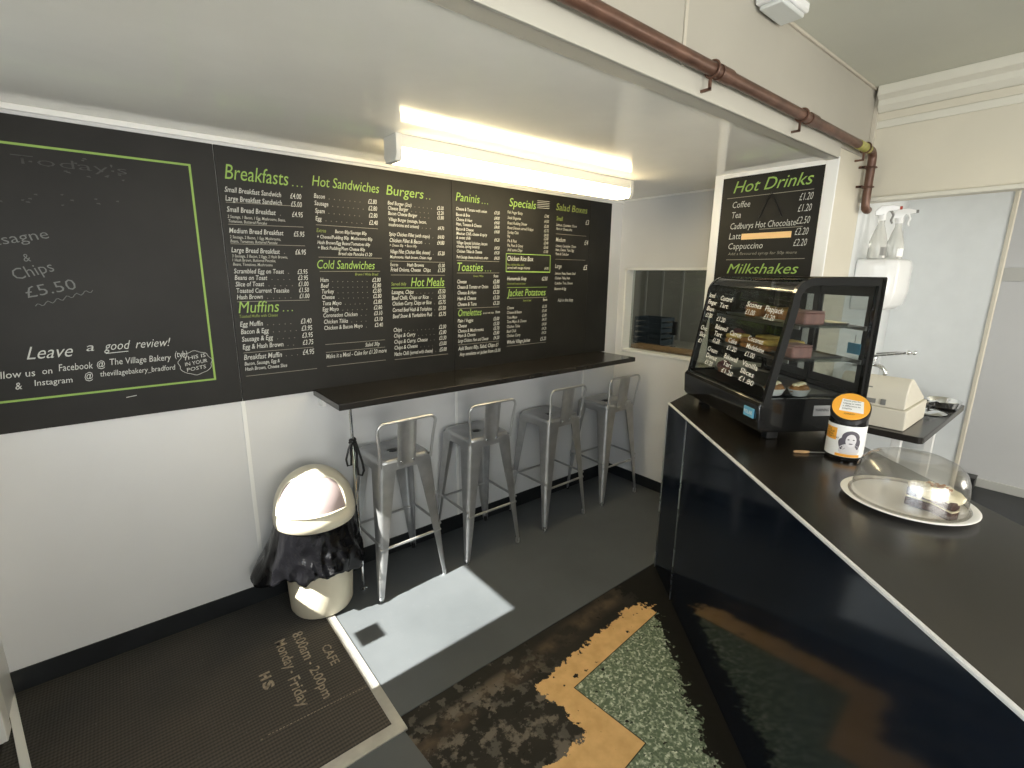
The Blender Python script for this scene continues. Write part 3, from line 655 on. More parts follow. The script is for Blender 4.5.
loc_build(hd, 'heading', chalk_green, smooth=False, fix=False); loc_build(tx, 'menu_text', chalk_white, smooth=False, fix=False); loc_build(sm, 'rule', rule_m, smooth=False, fix=False)
m = MB(); m.box((PX - 0.0105, 1.13, 1.880), (PX - 0.0085, 1.394, 1.912)); loc_build(m, 'price_strip', mat('peach_label', (0.85, 0.55, 0.25), 0.5), bevel=0.001)
m = MB(); m.tube([(PX - 0.011, 1.308, 1.99), (PX - 0.013, 1.255, 2.118), (PX - 0.011, 1.19, 1.99)], 0.0022, 6); loc_build(m, 'hanging_string', black_pl)

# ============================================================ LAMP
lm = thing('strip_light', 'long fluorescent strip light glowing warm white on the low ceiling above the menu wall', 'light', (1.76, 2.03, SZ))
m = MB(); m.box((-0.775, -0.055, -0.05), (0.775, 0.055, 0)); m.build('lamp_body', lamp_body, lm, bevel=0.003)
m = MB(); m.prism([(-0.054, -0.05), (-0.056, -0.08), (-0.045, -0.102), (0.045, -0.102), (0.056, -0.08), (0.054, -0.05)], lambda a, b_, d: (d, a, b_), -0.755, 0.755)
m.build('diffuser', lamp_glow, lm)
for s in (-1, 1):
    m = MB(); m.prism([(-0.058, -0.0), (-0.060, -0.078), (-0.047, -0.104), (0.047, -0.104), (0.060, -0.078), (0.058, -0.0)], lambda a, b_, d: (d, a, b_), s * 0.755, s * 0.782)
    m.build('end_cap', lamp_body, lm, bevel=0.002)

# emergency light / sensor at the ceiling edge
el = thing('emergency_light', 'small white box light on the high ceiling at the edge of the upstand', 'light', (1.935, 0.91, HZ))
m = MB(); m.box((-0.10, -0.05, -0.035), (0.10, 0.05, 0)); m.build('housing', white_pl, el, bevel=0.008)
m = MB(); m.box((-0.085, -0.04, -0.05), (0.085, 0.04, -0.035)); m.build('lens', mat('frosted_lens', (0.6, 0.62, 0.6), 0.3), el, bevel=0.005)

# ============================================================ PIPE
pp = thing('copper_pipe', 'brown copper pipe running along the upstand and turning down at the kitchen opening', 'pipe', (0, 0, 0))
pts = [(WX + 0.01, 0.925, 2.312), (3.10, 0.925, 2.312)]
for i in range(1, 7):
    a = i / 6 * PI / 2; pts.append((3.10 + 0.045 * math.sin(a), 0.925, 2.267 + 0.045 * math.cos(a)))
pts += [(3.147, 0.925, 2.10), (3.15, 0.925, 2.06)]
for i in range(1, 5):
    a = i / 4 * PI / 2; pts.append((3.15 + 0.03 * (1 - math.cos(a)), 0.925, 2.06 - 0.03 * math.sin(a)))
pts.append((3.2, 0.925, 2.03))
MB().tube(pts, 0.0195, 16).build('pipe', copper, pp)
for x in (1.585, 2.30): MB().tube([(x, 0.925, 2.312), (x + 0.07, 0.925, 2.312)], 0.0235, 16).build('coupling', copper, pp)
MB().tube([(2.91, 0.925, 2.312), (3.06, 0.925, 2.312)], 0.0215, 16).build('tape', tape_m, pp)
for x in (0.6, 1.55, 2.24, 3.02):
    m = MB(); m.tube([(x, 0.925 + 0.024 * math.cos(a), 2.312 + 0.024 * math.sin(a)) for a in [2 * PI * k / 16 for k in range(16)]], 0.004, 6, closed=True)
    m.box((x - 0.004, 0.925, 2.255), (x + 0.004, 0.933, 2.29)); m.box((x - 0.004, 0.925, 2.252), (x + 0.004, BY - 0.001, 2.26)); m.build('pipe_clip', copper, pp)
for z in (2.235, 2.14):
    m = MB(); m.tube([(3.147 + 0.024 * math.cos(a), 0.925 + 0.024 * math.sin(a), z) for a in [2 * PI * k / 16 for k in range(16)]], 0.004, 6, closed=True)
    m.box((3.09, 0.935, z - 0.005), (3.13, 0.95, z + 0.005)); m.box((3.09, 0.94, z - 0.005), (3.10, BY - 0.001, z + 0.005)); m.build('pipe_clip', copper, pp)

# ============================================================ LEDGE ALONG THE MENU WALL
ld = thing('wall_ledge', 'long black laminate eating ledge fixed under the chalkboards', 'shelf', (0.73, 2.34, 1.058))
m = MB(); m.box((0.0, -0.188, 0), (2.19, 0.189, 0.032)); m.build('ledge_top', ledge_m, ld, bevel=0.003)
for x in (0.02, 0.8, 1.5, 2.1):
    m = MB(); m.box((x, 0.12, -0.05), (x + 0.02, 0.188, 0)); m.box((x, 0.0, -0.012), (x + 0.02, 0.188, 0)); m.build('bracket', white_trim, ld, bevel=0.002)
m = MB(); m.tube([(0.112, -0.045, -1.055), (0.10, -0.045, 0)], 0.009, 12); m.build('support_leg', chrome, ld)
m = MB(); m.lathe([(0.018, -1.058), (0.018, -1.05), (0.011, -1.046)], 0.112, -0.045, 16); m.build('leg_foot', chrome, ld)

um = thing('cable_loop', 'black strap looped and hanging on the ledge support leg above the bin', 'strap', (0.833, 2.295, 0.85))
m = MB()
m.tube([(0.013 * math.cos(a), 0.013 * math.sin(a), 0.01 + 0.004 * math.sin(2 * a)) for a in [2 * PI * k / 20 for k in range(20)]], 0.006, 8, closed=True)
m.tube([(0.015 * math.cos(a), 0.015 * math.sin(a), -0.004) for a in [2 * PI * k / 20 for k in range(20)]], 0.006, 8, closed=True); m.build('knot', black_pl, um)
m = MB(); m.tube([(-0.012, -0.012, 0.0), (-0.03, -0.02, -0.03), (-0.045, -0.02, -0.08), (-0.04, -0.02, -0.115), (-0.022, -0.02, -0.115), (-0.018, -0.02, -0.07), (-0.02, -0.02, -0.05), (-0.012, -0.014, -0.01)], 0.0055, 8)
m.tube([(0.01, -0.012, 0.0), (0.02, -0.02, -0.05), (0.035, -0.02, -0.11), (0.042, -0.02, -0.16), (0.03, -0.02, -0.185), (0.012, -0.02, -0.175), (0.008, -0.02, -0.13), (0.01, -0.02, -0.06), (0.0, -0.014, -0.01)], 0.006, 8)
m.build('strap', black_pl, um)

# ============================================================ STOOLS
def make_stool():
    t = thing('bar_stool', '', 'stool', (1.06, 2.325, 0), 0, 'metal bar stools along the ledge')
    hs, zt = 0.147, 0.75
    def rsq(h, r, n=6):
        out = []
        for cx, cy, a0 in ((1, 1, 0), (-1, 1, PI / 2), (-1, -1, PI), (1, -1, 3 * PI / 2)):
            for i in range(n + 1):
                a = a0 + i / n * PI / 2; out.append((cx * (h - r) + r * math.cos(a), cy * (h - r) + r * math.sin(a)))
        return out
    m = MB()
    P = [(hs + 0.006, 0.05, 0.695), (hs + 0.003, 0.048, 0.73), (hs, 0.045, 0.745), (hs - 0.008, 0.04, 0.752), (hs - 0.025, 0.03, 0.751), (hs - 0.035, 0.028, 0.746), (0.04, 0.02, 0.743), (0.03, 0.012, 0.743)]
    m.rings([[(x, y, z) for x, y in rsq(h, r)] for h, r, z in P], cap=False)
    m.rings([[(x, y, z) for x, y in rsq(h, r)] for h, r, z in ((hs + 0.003, 0.048, 0.695), (hs - 0.003, 0.045, 0.740), (0.034, 0.02, 0.738), (0.028, 0.012, 0.738))], cap=False)
    m.build('seat', steel, t, angle=50)
    MB().lathe([(0.022, 0.7385), (0.022, 0.7415)], 0, 0, 20, sy=0.55).build('seat_hole', black_pl, t)
    for sx in (-1, 1):
        for sy in (-1, 1):
            rings = []
            for z, w_, px_, py_ in ((0.735, 0.098, hs + 0.004, hs + 0.004), (0.6, 0.080, 0.161, 0.157), (0.4, 0.060, 0.177, 0.170), (0.2, 0.042, 0.192, 0.182), (0.03, 0.026, 0.204, 0.190), (0.012, 0.023, 0.205, 0.191)):
                r = min(0.022, w_ * 0.55); th = 0.0035; o_, i_ = [], []
                o_.append((px_ - w_, py_))
                for k in range(5):
                    a = PI / 2 - k / 4 * PI / 2; o_.append((px_ - r + r * math.cos(a), py_ - r + r * math.sin(a)))
                o_.append((px_, py_ - w_))
                i_.append((px_ - th - 0.001, py_ - w_)); rr = max(r - th, 0.003)
                for k in range(5):
                    a = k / 4 * PI / 2; i_.append((px_ - r + rr * math.cos(a), py_ - r + rr * math.sin(a)))
                i_.append((px_ - w_, py_ - th - 0.001))
                rings.append([(sx * a, sy * b_, z) for a, b_ in o_ + i_])
            lg = MB().rings(rings).build('leg', steel, t, angle=40)
            MB().lathe([(0.011, 0.0), (0.012, 0.004), (0.012, 0.03)], sx * 0.193, sy * 0.179, 12).build('foot_cap', alu if sy < 0 else black_pl, lg)
    for a, b_ in (((-1, -1), (1, -1)), ((1, -1), (1, 1)), ((1, 1), (-1, 1)), ((-1, 1), (-1, -1))):
        z = 0.285 if a[1] == b_[1] else 0.32
        k, ky = 0.181, 0.171
        MB().tube([(a[0] * k, a[1] * ky, z), (b_[0] * k, b_[1] * ky, z)], 0.0075, 8).build('stretcher', steel, t)
    MB().tube([(-0.145, -0.145, 0.685), (0.145, 0.145, 0.685)], 0.005, 6).tube([(0.145, -0.145, 0.68), (-0.145, 0.145, 0.68)], 0.005, 6).build('seat_brace', steel, t)
    # low back on the room side
    hp = []
    def hoop(x, z, y): hp.append((x, y, z))
    hoop(-0.144, 0.72, -0.150); hoop(-0.146, 0.76, -0.155); hoop(-0.154, 0.85, -0.166); hoop(-0.162, 0.915, -0.174)
    for i in range(1, 6):
        a = PI - i / 5 * PI / 2; hoop(-0.129 + 0.034 * math.cos(a), 0.925 + 0.032 * math.sin(a), -0.178)
    for i in range(0, 6):
        a = PI / 2 - i / 5 * PI / 2; hoop(0.129 + 0.034 * math.cos(a), 0.925 + 0.032 * math.sin(a), -0.178)
    hoop(0.154, 0.85, -0.166); hoop(0.146, 0.76, -0.155); hoop(0.144, 0.72, -0.150)
    MB().tube(hp, 0.0075, 10).build('back_frame', steel, t)
    m = MB(); rings = []
    for z, y, w_ in ((0.715, -0.156, 0.052), (0.80, -0.162, 0.053), (0.88, -0.170, 0.054), (0.957, -0.180, 0.054)):
        prof = [(-w_, 0), (-w_ * 0.6, -0.004), (-w_ * 0.5, -0.001), (w_ * 0.5, -0.001), (w_ * 0.6, -0.004), (w_, 0), (w_, 0.002), (-w_, 0.002)]
        rings.append([(x, y + dy, z) for x, dy in prof])
    m.rings(rings); m.build('back_plate', steel, t, angle=60)
    m = MB()
    for x in (-0.035, 0.035): m.ball((x, -0.162, 0.735), 0.006, 0.004, 0.006, 8, 5)
    m.build('rivet', chrome, t)
    return t
st0 = make_stool()
spots = [(1.06, 2.322, 0.02, 'galvanised metal bar stool standing nearest the bin, one leg in the sun patch'),
         (1.61, 2.325, -0.01, 'galvanised metal bar stool with low back, second along the ledge from the bin'),
         (2.225, 2.325, 0.015, 'galvanised metal bar stool with low back, third along the ledge from the bin'),
         (2.815, 2.325, -0.02, 'galvanised metal bar stool with low back, in the corner beneath the serving hatch')]
for i, (x, y, a, lb) in enumerate(spots):
    o = st0 if i == 0 else copy_tree(st0)
    o.location = (x, y, 0.0); o.rotation_euler = (0, 0, a); o['label'] = lb

# ============================================================ BIN
bn = thing('swing_bin', 'cream round-topped swing bin with pinkish flap standing on the entrance mat corner', 'bin', (0.632, 2.325, 0.0065))
m = MB(); m.lathe([(0.128, 0.0), (0.143, 0.004), (0.151, 0.02), (0.156, 0.12), (0.161, 0.36), (0.163, 0.50), (0.158, 0.50), (0.151, 0.12), (0.143, 0.02)], 0, 0, 56); m.build('bin_body', bin_m, bn)
DZ = 0.545; DR = 0.186; DH = 0.205
m = MB(); prof = [(0.182, 0.485), (0.190, 0.490), (0.192, 0.535), (0.188, DZ)]
for i in range(1, 15):
    a = i / 15 * PI / 2; prof.append((DR * math.cos(a), DZ + DH * math.sin(a)))
prof.append((0.012, DZ + DH)); m.lathe(prof, 0, 0, 64); m.build('bin_lid', bin_m, bn, angle=60)
AZ = math.radians(-112)
def domept(az, el, k=1.0): return (DR * k * math.cos(el) * math.cos(AZ + az), DR * k * math.cos(el) * math.sin(AZ + az), DZ + DH * k * math.sin(el))
def flap_half(e):   # half width of the flap at elevation e
    t_ = (e - 0.12) / (1.08 - 0.12); return 1.02 * math.sqrt(max(0.0, 1 - t_ ** 2.4)) if t_ < 1 else 0
m = MB(); rows = []
for j in range(15):
    e = 0.12 + (1.08 - 0.12) * (j / 14) * 0.995; hw = flap_half(e) / max(math.cos(e), 0.3) * 0.92
    rows.append([domept(-hw + 2 * hw * i / 24, e, 1.012) for i in range(25)])
m.rings(rows, close=False, cap=False); m.build('flap', flap_m, bn, angle=80)
edge = [domept(-flap_half(0.12) / math.cos(0.12) * 0.92 + 2 * flap_half(0.12) / math.cos(0.12) * 0.92 * i / 20, 0.12, 1.02) for i in range(20)]
up_ = []
for j in range(15):
    e = 0.12 + 0.96 * (j / 14) * 0.995; up_.append((flap_half(e) / max(math.cos(e), 0.3) * 0.92, e))
edge += [domept(a, e, 1.02) for a, e in up_] + [domept(-a, e, 1.02) for a, e in reversed(up_[1:])]
MB().tube(edge, 0.0055, 8, closed=True).build('flap_rim', bin_m, bn)
# liner folded over the rim
m = MB(); NT = 150; NV = 22; rings = []
for j in range(NV + 1):
    v_ = j / NV; ring = []
    for i in range(NT):
        a = 2 * PI * i / NT
        d = V((math.cos(a), math.sin(a), 0))
        nz = noise.noise(V((math.cos(a) * 2.2, math.sin(a) * 2.2, v_ * 1.1 + 3)))
        n2 = noise.noise(V((math.cos(a) * 6, math.sin(a) * 6, v_ * 2.5)))
        n3 = 1 - abs(noise.noise(V((math.cos(a) * 4.0 + 7, math.sin(a) * 4.0, v_ * 3.0)))) * 2
        lobe = 0.10 * max(0, math.cos(a - math.radians(152))) ** 4 + 0.012 * max(0, math.cos(a - math.radians(-35))) ** 6
        r = 0.172 + 0.030 * v_ ** 0.8 + v_ * (0.03 * nz + 0.018 * n2 + 0.016 * n3) + lobe * v_ ** 1.1
        if v_ < 0.1: r = 0.170 + (r - 0.170) * v_ / 0.1
        low = 0.235 + 0.045 * noise.noise(V((math.cos(a) * 1.6 + 4, math.sin(a) * 1.6, 0))) + 0.03 * math.cos(2 * (a - math.radians(-100))) + 0.02 * noise.noise(d * 5)
        z = 0.515 + (low - 0.515) * v_
        r = max(r, 0.172)
        ring.append((d.x * r, d.y * r, z))
    rings.append(ring)
m.rings(rings, cap=False)
lin = m.build('bin_liner', bag_m, bn, angle=28); lin['label'] = 'crumpled black plastic bin bag folded over the rim'
md = lin.modifiers.new('thick', 'SOLIDIFY'); md.thickness = 0.0015

# ============================================================ COUNTER
CN = V((0.764, -0.645, 0)); CT = V((0.645, 0.764, 0))        # inward normal and long direction of the front
A0 = V((1.04, -0.026, 0))
def cp(s, d): p = A0 + CT * s + CN * d; return (p.x, p.y)
Sx = 1.917; SL = -1.35
fr_end = cp(Sx, 0)
ct = thing('service_counter', 'long dark counter with glossy navy front and black worktop, running towards the viewer', 'counter', (0, 0, 0))
poly = [cp(SL, 0), cp(Sx, 0), (2.798, 1.548), (2.798, 1.108), cp(1.70, 0.61), cp(SL, 0.61)]
m = MB(); m.prism(poly, lambda a, b_, d: (a, b_, d), 0.965, 1.0); m.build('worktop', counter_top_m, ct, bevel=0.002)
in_ = [cp(SL, 0.012), cp(Sx, 0.012), (2.78, 1.53), (2.78, 1.13), cp(1.69, 0.58), cp(SL, 0.58)]
m = MB(); m.prism(in_, lambda a, b_, d: (a, b_, d), 0.0, 0.965); m.build('carcass', black_pl, ct, smooth=False)
for s0, s1 in ((Sx - 0.298, Sx - 0.006), (-0.6, Sx - 0.304), (SL, -0.606)):
    m = MB(); m.prism([cp(s0, -0.003), cp(s1, -0.003), cp(s1, 0.012), cp(s0, 0.012)], lambda a, b_, d: (a, b_, d), 0.002, 0.993); m.build('front_panel', navy_m, ct, smooth=False)
m = MB(); m.prism([cp(SL, -0.0055), cp(Sx + 0.004, -0.0055), cp(Sx + 0.004, 0.006), cp(SL, 0.006)], lambda a, b_, d: (a, b_, d), 0.9935, 1.002); m.build('edge_trim', edge_m, ct, smooth=False, bevel=0.002)
m = MB(); m.prism([cp(Sx - 0.303, -0.006), cp(Sx - 0.297, -0.006), cp(Sx - 0.297, 0.003), cp(Sx - 0.303, 0.003)], lambda a, b_, d: (a, b_, d), 0.0, 0.993); m.build('joint_strip', alu, ct, smooth=False)
m = MB(); m.prism([cp(Sx - 0.006, -0.006), cp(Sx + 0.004, -0.006), cp(Sx + 0.004, 0.012), cp(Sx - 0.006, 0.012)], lambda a, b_, d: (a, b_, d), 0.0, 0.964)
m.prism([(2.305, 1.447), (2.318, 1.450), (2.318, 1.455), (2.305, 1.452)], lambda a, b_, d: (a, b_, d), 0.0, 0.964); m.build('corner_strip', alu, ct, smooth=False)

# ============================================================ DISPLAY CASE
KD, KW = 0.455, 0.70
dc = thing('display_case', 'black curved-glass refrigerated display case of cakes with white prices written on it', 'display case', (2.016, 0.838, 1.0015), math.atan2(-0.554, 0.832))
def prof(inset=0.0):
    """side outline of the glass part in (t, z above worktop)"""
    P_ = [(0.0 + inset, 0.165 + inset * 0.0)]
    P_ += [(0.068 + inset * 1.1, 0.57)]
    cx, cz, r = 0.155, 0.590, 0.085 - inset
    for i in range(9):
        a = math.radians(172) - i / 8 * math.radians(82); P_.append((cx + r * math.cos(a), cz + r * math.sin(a)))
    P_ += [(KD - inset, 0.675 - inset), (KD - inset, 0.165)]
    return P_
m = MB(); body = [(-0.012, 0.06), (-0.018, 0.155), (-0.006, 0.172), (KD, 0.172), (KD, 0.04), (0.0, 0.04)]
m.prism(body, lambda a, b_, d: (a, d, b_), 0.0, KW); m.build('base_body', black_gloss, dc, bevel=0.006)
for s_ in (0.04, KW - 0.08):
    m = MB(); m.box((0.06, s_, 0.0), (0.11, s_ + 0.04, 0.042)); m.box((KD - 0.10, s_, 0.0), (KD - 0.05, s_ + 0.04, 0.042)); m.build('foot', black_pl, dc, bevel=0.003)
for s_ in (0.0, KW - 0.018):
    o1, i1 = prof(0.0), prof(0.030)
    i1[0] = (0.032, 0.185); i1[-1] = (KD - 0.03, 0.185); m = MB(); n_ = len(o1)
    for q in range(n_):
        r_ = (q + 1) % n_
        a1, a2, b1, b2 = o1[q], o1[r_], i1[q], i1[r_]
        m.rings([[(a1[0], s_, a1[1]), (a2[0], s_, a2[1]), (b2[0], s_, b2[1]), (b1[0], s_, b1[1])], [(a1[0], s_ + 0.018, a1[1]), (a2[0], s_ + 0.018, a2[1]), (b2[0], s_ + 0.018, b2[1]), (b1[0], s_ + 0.018, b1[1])]])
    bmesh.ops.remove_doubles(m.bm, verts=m.bm.verts, dist=1e-5)
    m.build('side_frame', black_gloss, dc, angle=30)
    m = MB(); m.bm.faces.new([m.bm.verts.new((a, s_ + 0.009, b_)) for a, b_ in prof(0.02)]); m.build('side_glass', side_glass, dc, smooth=False)
fp = prof(0.003)[:-1]
m = MB(); m.rings([[(a, 0.014, b_) for a, b_ in fp], [(a, KW - 0.014, b_) for a, b_ in fp]], close=False, cap=False); m.build('front_glass', case_glass, dc, angle=60)
m = MB(); m.box((KD - 0.10, 0.0, 0.668), (KD, KW, 0.680)); m.build('top_rail', black_gloss, dc, bevel=0.003)
# rear with two sliding doors
m = MB()
for y0, y1, z0, z1 in ((0.0, KW, 0.165, 0.20), (0.0, KW, 0.64, 0.675), (0.0, 0.03, 0.165, 0.675), (KW - 0.03, KW, 0.165, 0.675)): m.box((KD - 0.022, y0, z0), (KD - 0.002, y1, z1))
m.build('rear_frame', black_gloss, dc, bevel=0.002)
for y0, y1, x in ((0.03, 0.36, KD - 0.012), (0.34, KW - 0.03, KD - 0.02)):
    m = MB()
    for a, b_, c, d in ((y0, y1, 0.2, 0.235), (y0, y1, 0.60, 0.64), (y0, y0 + 0.035, 0.2, 0.64), (y1 - 0.035, y1, 0.2, 0.64)): m.box((x, a, c), (x + 0.008, b_, d))
    dd = m.build('sliding_door', black_pl, dc, bevel=0.002)
    m = MB(); m.quad((x + 0.004, y0 + 0.03, 0.23), (x + 0.004, y1 - 0.03, 0.23), (x + 0.004, y1 - 0.03, 0.605), (x + 0.004, y0 + 0.03, 0.605)); m.build('door_glass', side_glass, dd, smooth=False)
m = MB(); m.box((0.02, 0.015, 0.172), (KD - 0.03, KW - 0.015, 0.178)); m.build('deck', black_pl, dc)
for z, t0 in ((0.335, 0.10), (0.475, 0.13)):
    m = MB(); m.box((t0, 0.02, z), (KD - 0.04, KW - 0.02, z + 0.005)); sh = m.build('shelf', shelf_glass, dc, smooth=False)
    m = MB(); m.box((t0 - 0.004, 0.02, z - 0.006), (t0, KW - 0.02, z + 0.008)); m.box((KD - 0.04, 0.02, z - 0.012), (KD - 0.034, KW - 0.02, z + 0.006)); m.build('shelf_edge', tray_m, sh)
# brand plate and side label
m = MB(); m.box((-0.0215, 0.028, 0.095), (-0.0165, 0.098, 0.135)); bp_ = m.build('brand_plate', blue_p, dc)
m = MB(); write(m, 'POLAR', (-0.0222, 0.093, 0.107), (0, -1, 0), UZ, 0.016, width=0.058, shear=0); m.build('brand_lettering', white_p, bp_, smooth=False, fix=False)
m = MB(); m.box((0.225, -0.0012, 0.11), (0.335, -0.0002, 0.155)); sl_ = m.build('side_label', mat('grey_label', (0.3, 0.3, 0.3), 0.4), dc, smooth=False)
m = MB(); write(m, 'WARNING', (0.232, -0.0018, 0.13), (1, 0, 0), UZ, 0.012, width=0.06, shear=0); m.build('label_text', black_p, sl_, smooth=False, fix=False)
# prices written on the front glass
m = MB(); gu = V((0.068, 0, 0.405)).normalized()
def gtext(s, y, z, h, wd):
    t_ = (z - 0.165) / 0.405 * 0.068; write(m, s, (t_ - 0.003 + 0.0025, y, z), (0, -1, 0), gu, h, width=wd, bold=0.01, rot=-0.05, shear=0.15)
for y, z, rows in ((0.66, 0.57, (('Iced', .035), ('Finger', .055), ('Bun', .045), ('£1.00', .04))), (0.54, 0.56, (('Custard', .065), ('Tart', .05), ('', 0), ('£1.20', .05))),
                   (0.30, 0.545, (('Scones', .07), ('£1.00', .045))), (0.155, 0.535, (('Flapjack', .075), ('£1.20', .045))),
                   (0.665, 0.40, (('Choc', .04), ('Slice', .04), ('£1', .02))), (0.52, 0.42, (('Bakewell', .07), ('Tart', .045), ('£1.20', .04))), (0.375, 0.405, (('Carrot', .06), ('Cake', .045), ('£1.20', .05))), (0.22, 0.40, (('Coconut', .07), ('Madeleine', .08), ('£1.00', .045))),
                   (0.54, 0.305, (('Cream', .06), ('Donut', .065), ('£1.20', .045))), (0.37, 0.295, (('Bakewell', .07), ('Tart', .05), ('£1.20', .06))), (0.215, 0.290, (('Vanilla', .075), ('Slices', .065), ('£1.80', .07)))):
    for i, (s, wd) in enumerate(rows):
        if s: gtext(s, y - 0.004 * i + 0.01, z - 0.034 * i, 0.023, wd * 1.65)
m.build('price_lettering', white_p, dc, smooth=False, fix=False)
# blue price card hanging on the rear door
Mc = dc.matrix_basis if False else (Matrix.Translation((2.016, 0.838, 1.0015)) @ Matrix.Rotation(math.atan2(-0.554, 0.832), 4, 'Z'))
def case_pt(t_, s_, z): return Mc @ V((t_, s_, z))
def food(name, label, cat, t_, s_, z, group, rz=0):
    o = thing(name, label, cat, case_pt(t_, s_, z), math.atan2(-0.554, 0.832) + rz, group); return o
Z1, Z2, Z3 = 0.1785, 0.3405, 0.4805
def slab(o, lx, ly, lz, m_, name='sponge', z0=0.0, bev=0.008, tilt=0):
    mm_ = MB().box((-lx / 2, -ly / 2, z0), (lx / 2, ly / 2, z0 + lz)).build(name, m_, o, bevel=bev); return mm_
# top shelf
def tray(t_, s_, z, lx, ly, label):
    o = food('serving_tray', label, 'tray', t_, s_, z, 'steel trays in the display case')
    m = MB(); m.rings([[(-lx/2, -ly/2, 0.001), (lx/2, -ly/2, 0.001), (lx/2, ly/2, 0.001), (-lx/2, ly/2, 0.001)], [(-lx/2-.006, -ly/2-.006, 0.012), (lx/2+.006, -ly/2-.006, 0.012), (lx/2+.006, ly/2+.006, 0.012), (-lx/2-.006, ly/2+.006, 0.012)], [(-lx/2-.004, -ly/2-.004, 0.012), (lx/2+.004, -ly/2-.004, 0.012), (lx/2+.004, ly/2+.004, 0.012), (-lx/2-.004, ly/2+.004, 0.012)], [(-lx/2, -ly/2, 0.004), (lx/2, -ly/2, 0.004), (lx/2, ly/2, 0.004), (-lx/2, ly/2, 0.004)]])
    m.build('tray_pan', tray_m, o)
tray(0.27, 0.36, Z3, 0.19, 0.60, 'long steel tray under the flapjacks on the top shelf of the display case')
tray(0.26, 0.36, Z2, 0.20, 0.60, 'long steel tray under the yellow slices on the middle shelf of the display case')
tray(0.25, 0.36, Z1, 0.22, 0.60, 'long steel tray on the bottom deck of the display case')
for k, (t_, s_, rz, lb) in enumerate(((0.22, 0.44, 0.35, 'golden flapjack slab leaning left of the others on the top shelf'), (0.26, 0.33, 0.1, 'golden flapjack slab in the middle of the top shelf'), (0.24, 0.21, -0.2, 'golden flapjack slab third along the top shelf, towards the right'),)):
    o = food('flapjack', lb, 'cake', t_, s_, Z3 + 0.005, 'flapjacks in the display case', rz)
    slab(o, 0.12, 0.085, 0.045, pastry, 'flapjack_slab')
    MB().box((-0.058, -0.04, 0.0455), (0.058, 0.04, 0.05)).build('topping', mat('brown_glaze_%d' % k, (0.3, 0.13, 0.04), 0.35, var=0.3, vscale=40), o, bevel=0.003)
for t_, s_, lb in ((0.25, 0.56, 'dark berry muffin at the left end of the top shelf'), (0.22, 0.62, 'dark berry muffin at the far left of the middle shelf'), (0.14, 0.58, 'dark berry muffin at the left end of the bottom deck')):
    z = Z3 if '0.56' == str(s_) else (Z2 if s_ == 0.62 else Z1)
    o = food('muffin', lb, 'muffin', t_, s_, z + 0.005, 'berry muffins in the display case')
    m = MB(); rings = []
    for r_, zz in ((0.024, 0), (0.031, 0.03)): rings.append([((r_ + 0.0016 * (i % 2)) * math.cos(2 * PI * i / 36), (r_ + 0.0016 * (i % 2)) * math.sin(2 * PI * i / 36), zz) for i in range(36)])
    m.rings(rings); m.build('paper_case', mat('muffin_paper', (0.25, 0.12, 0.08), 0.7) if 'muffin_paper' not in MATS else MATS['muffin_paper'], o)
    MB().ball((0, 0, 0.032), 0.036, 0.036, 0.03, 20, 10, lo=-0.1, lump=0.25, seed=s_ * 9).build('muffin_top', berry, o)
for t_, s_, lb in ((0.20, 0.085, 'pink iced cake block at the right end of the top shelf'), (0.17, 0.09, 'pink iced cake block at the right end of the middle shelf')):
    z = Z3 if t_ == 0.20 else Z2
    o = food('iced_cake_block', lb, 'cake', t_, s_, z + 0.005, 'pink cake blocks in the display case')
    slab(o, 0.09, 0.10, 0.05, pink_food, 'sponge'); MB().box((-0.044, -0.049, 0.0505), (0.044, 0.049, 0.056)).build('icing', mat('pale_pink_icing' + str(t_), (0.42, 0.24, 0.22), 0.4), o, bevel=0.004)
for t_, s_, rz, lb in ((0.17, 0.53, 0.3, 'pair of yellow iced slices left on the middle shelf'), (0.18, 0.26, -0.1, 'yellow iced slice in the middle of the middle shelf'), (0.275, 0.27, 0.1, 'yellow iced slice behind the others on the middle shelf'), (0.28, 0.45, 0.1, 'yellow iced slice behind the left pair on the middle shelf'), (0.15, 0.36, 0.1, 'brown topped custard slice at the centre of the middle shelf')):
    o = food('iced_slice', lb, 'cake', t_, s_, Z2 + 0.005, 'slices on the middle shelf', rz)
    slab(o, 0.09, 0.085, 0.024, pastry, 'pastry_base'); MB().box((-0.044, -0.041, 0.0245), (0.044, 0.041, 0.046)).build('filling', yellow_food if 'brown' not in lb else pastry, o, bevel=0.008)
for t_, s_, lb in ((0.10, 0.09, 'oval cream pastry in white paper on the bottom deck, nearer the glass front'), (0.20, 0.07, 'oval cream pastry in white paper on the bottom deck, behind the other one')):
    o = food('cream_pastry', lb, 'pastry', t_, s_, Z1 + 0.005, 'cream pastries on the bottom deck', 0.5)
    m = MB(); m.lathe([(0.028, 0), (0.042, 0.03), (0.040, 0.03), (0.026, 0.004)], 0, 0, 28, sx=1.35); m.build('paper_boat', white_p, o)
    MB().ball((0, 0, 0.026), 0.05, 0.036, 0.022, 24, 10, lump=0.2, seed=3).build('pastry', pastry, o)
    MB().tube([(-0.035 + 0.07 * i / 20, 0.008 * math.sin(i * 1.4), 0.047) for i in range(21)], 0.008, 8).build('cream', cream_food, o)
o = food('tray_bake', 'triangular pale pastry piece beside the pink cake on the middle shelf', 'pastry', 0.34, 0.03 + 0.02, Z2 + 0.005, None) if False else None
pc = thing('price_card', 'small blue card hanging inside the rear door of the display case', 'card', case_pt(0.425, 0.075, 0.36), math.atan2(-0.554, 0.832))
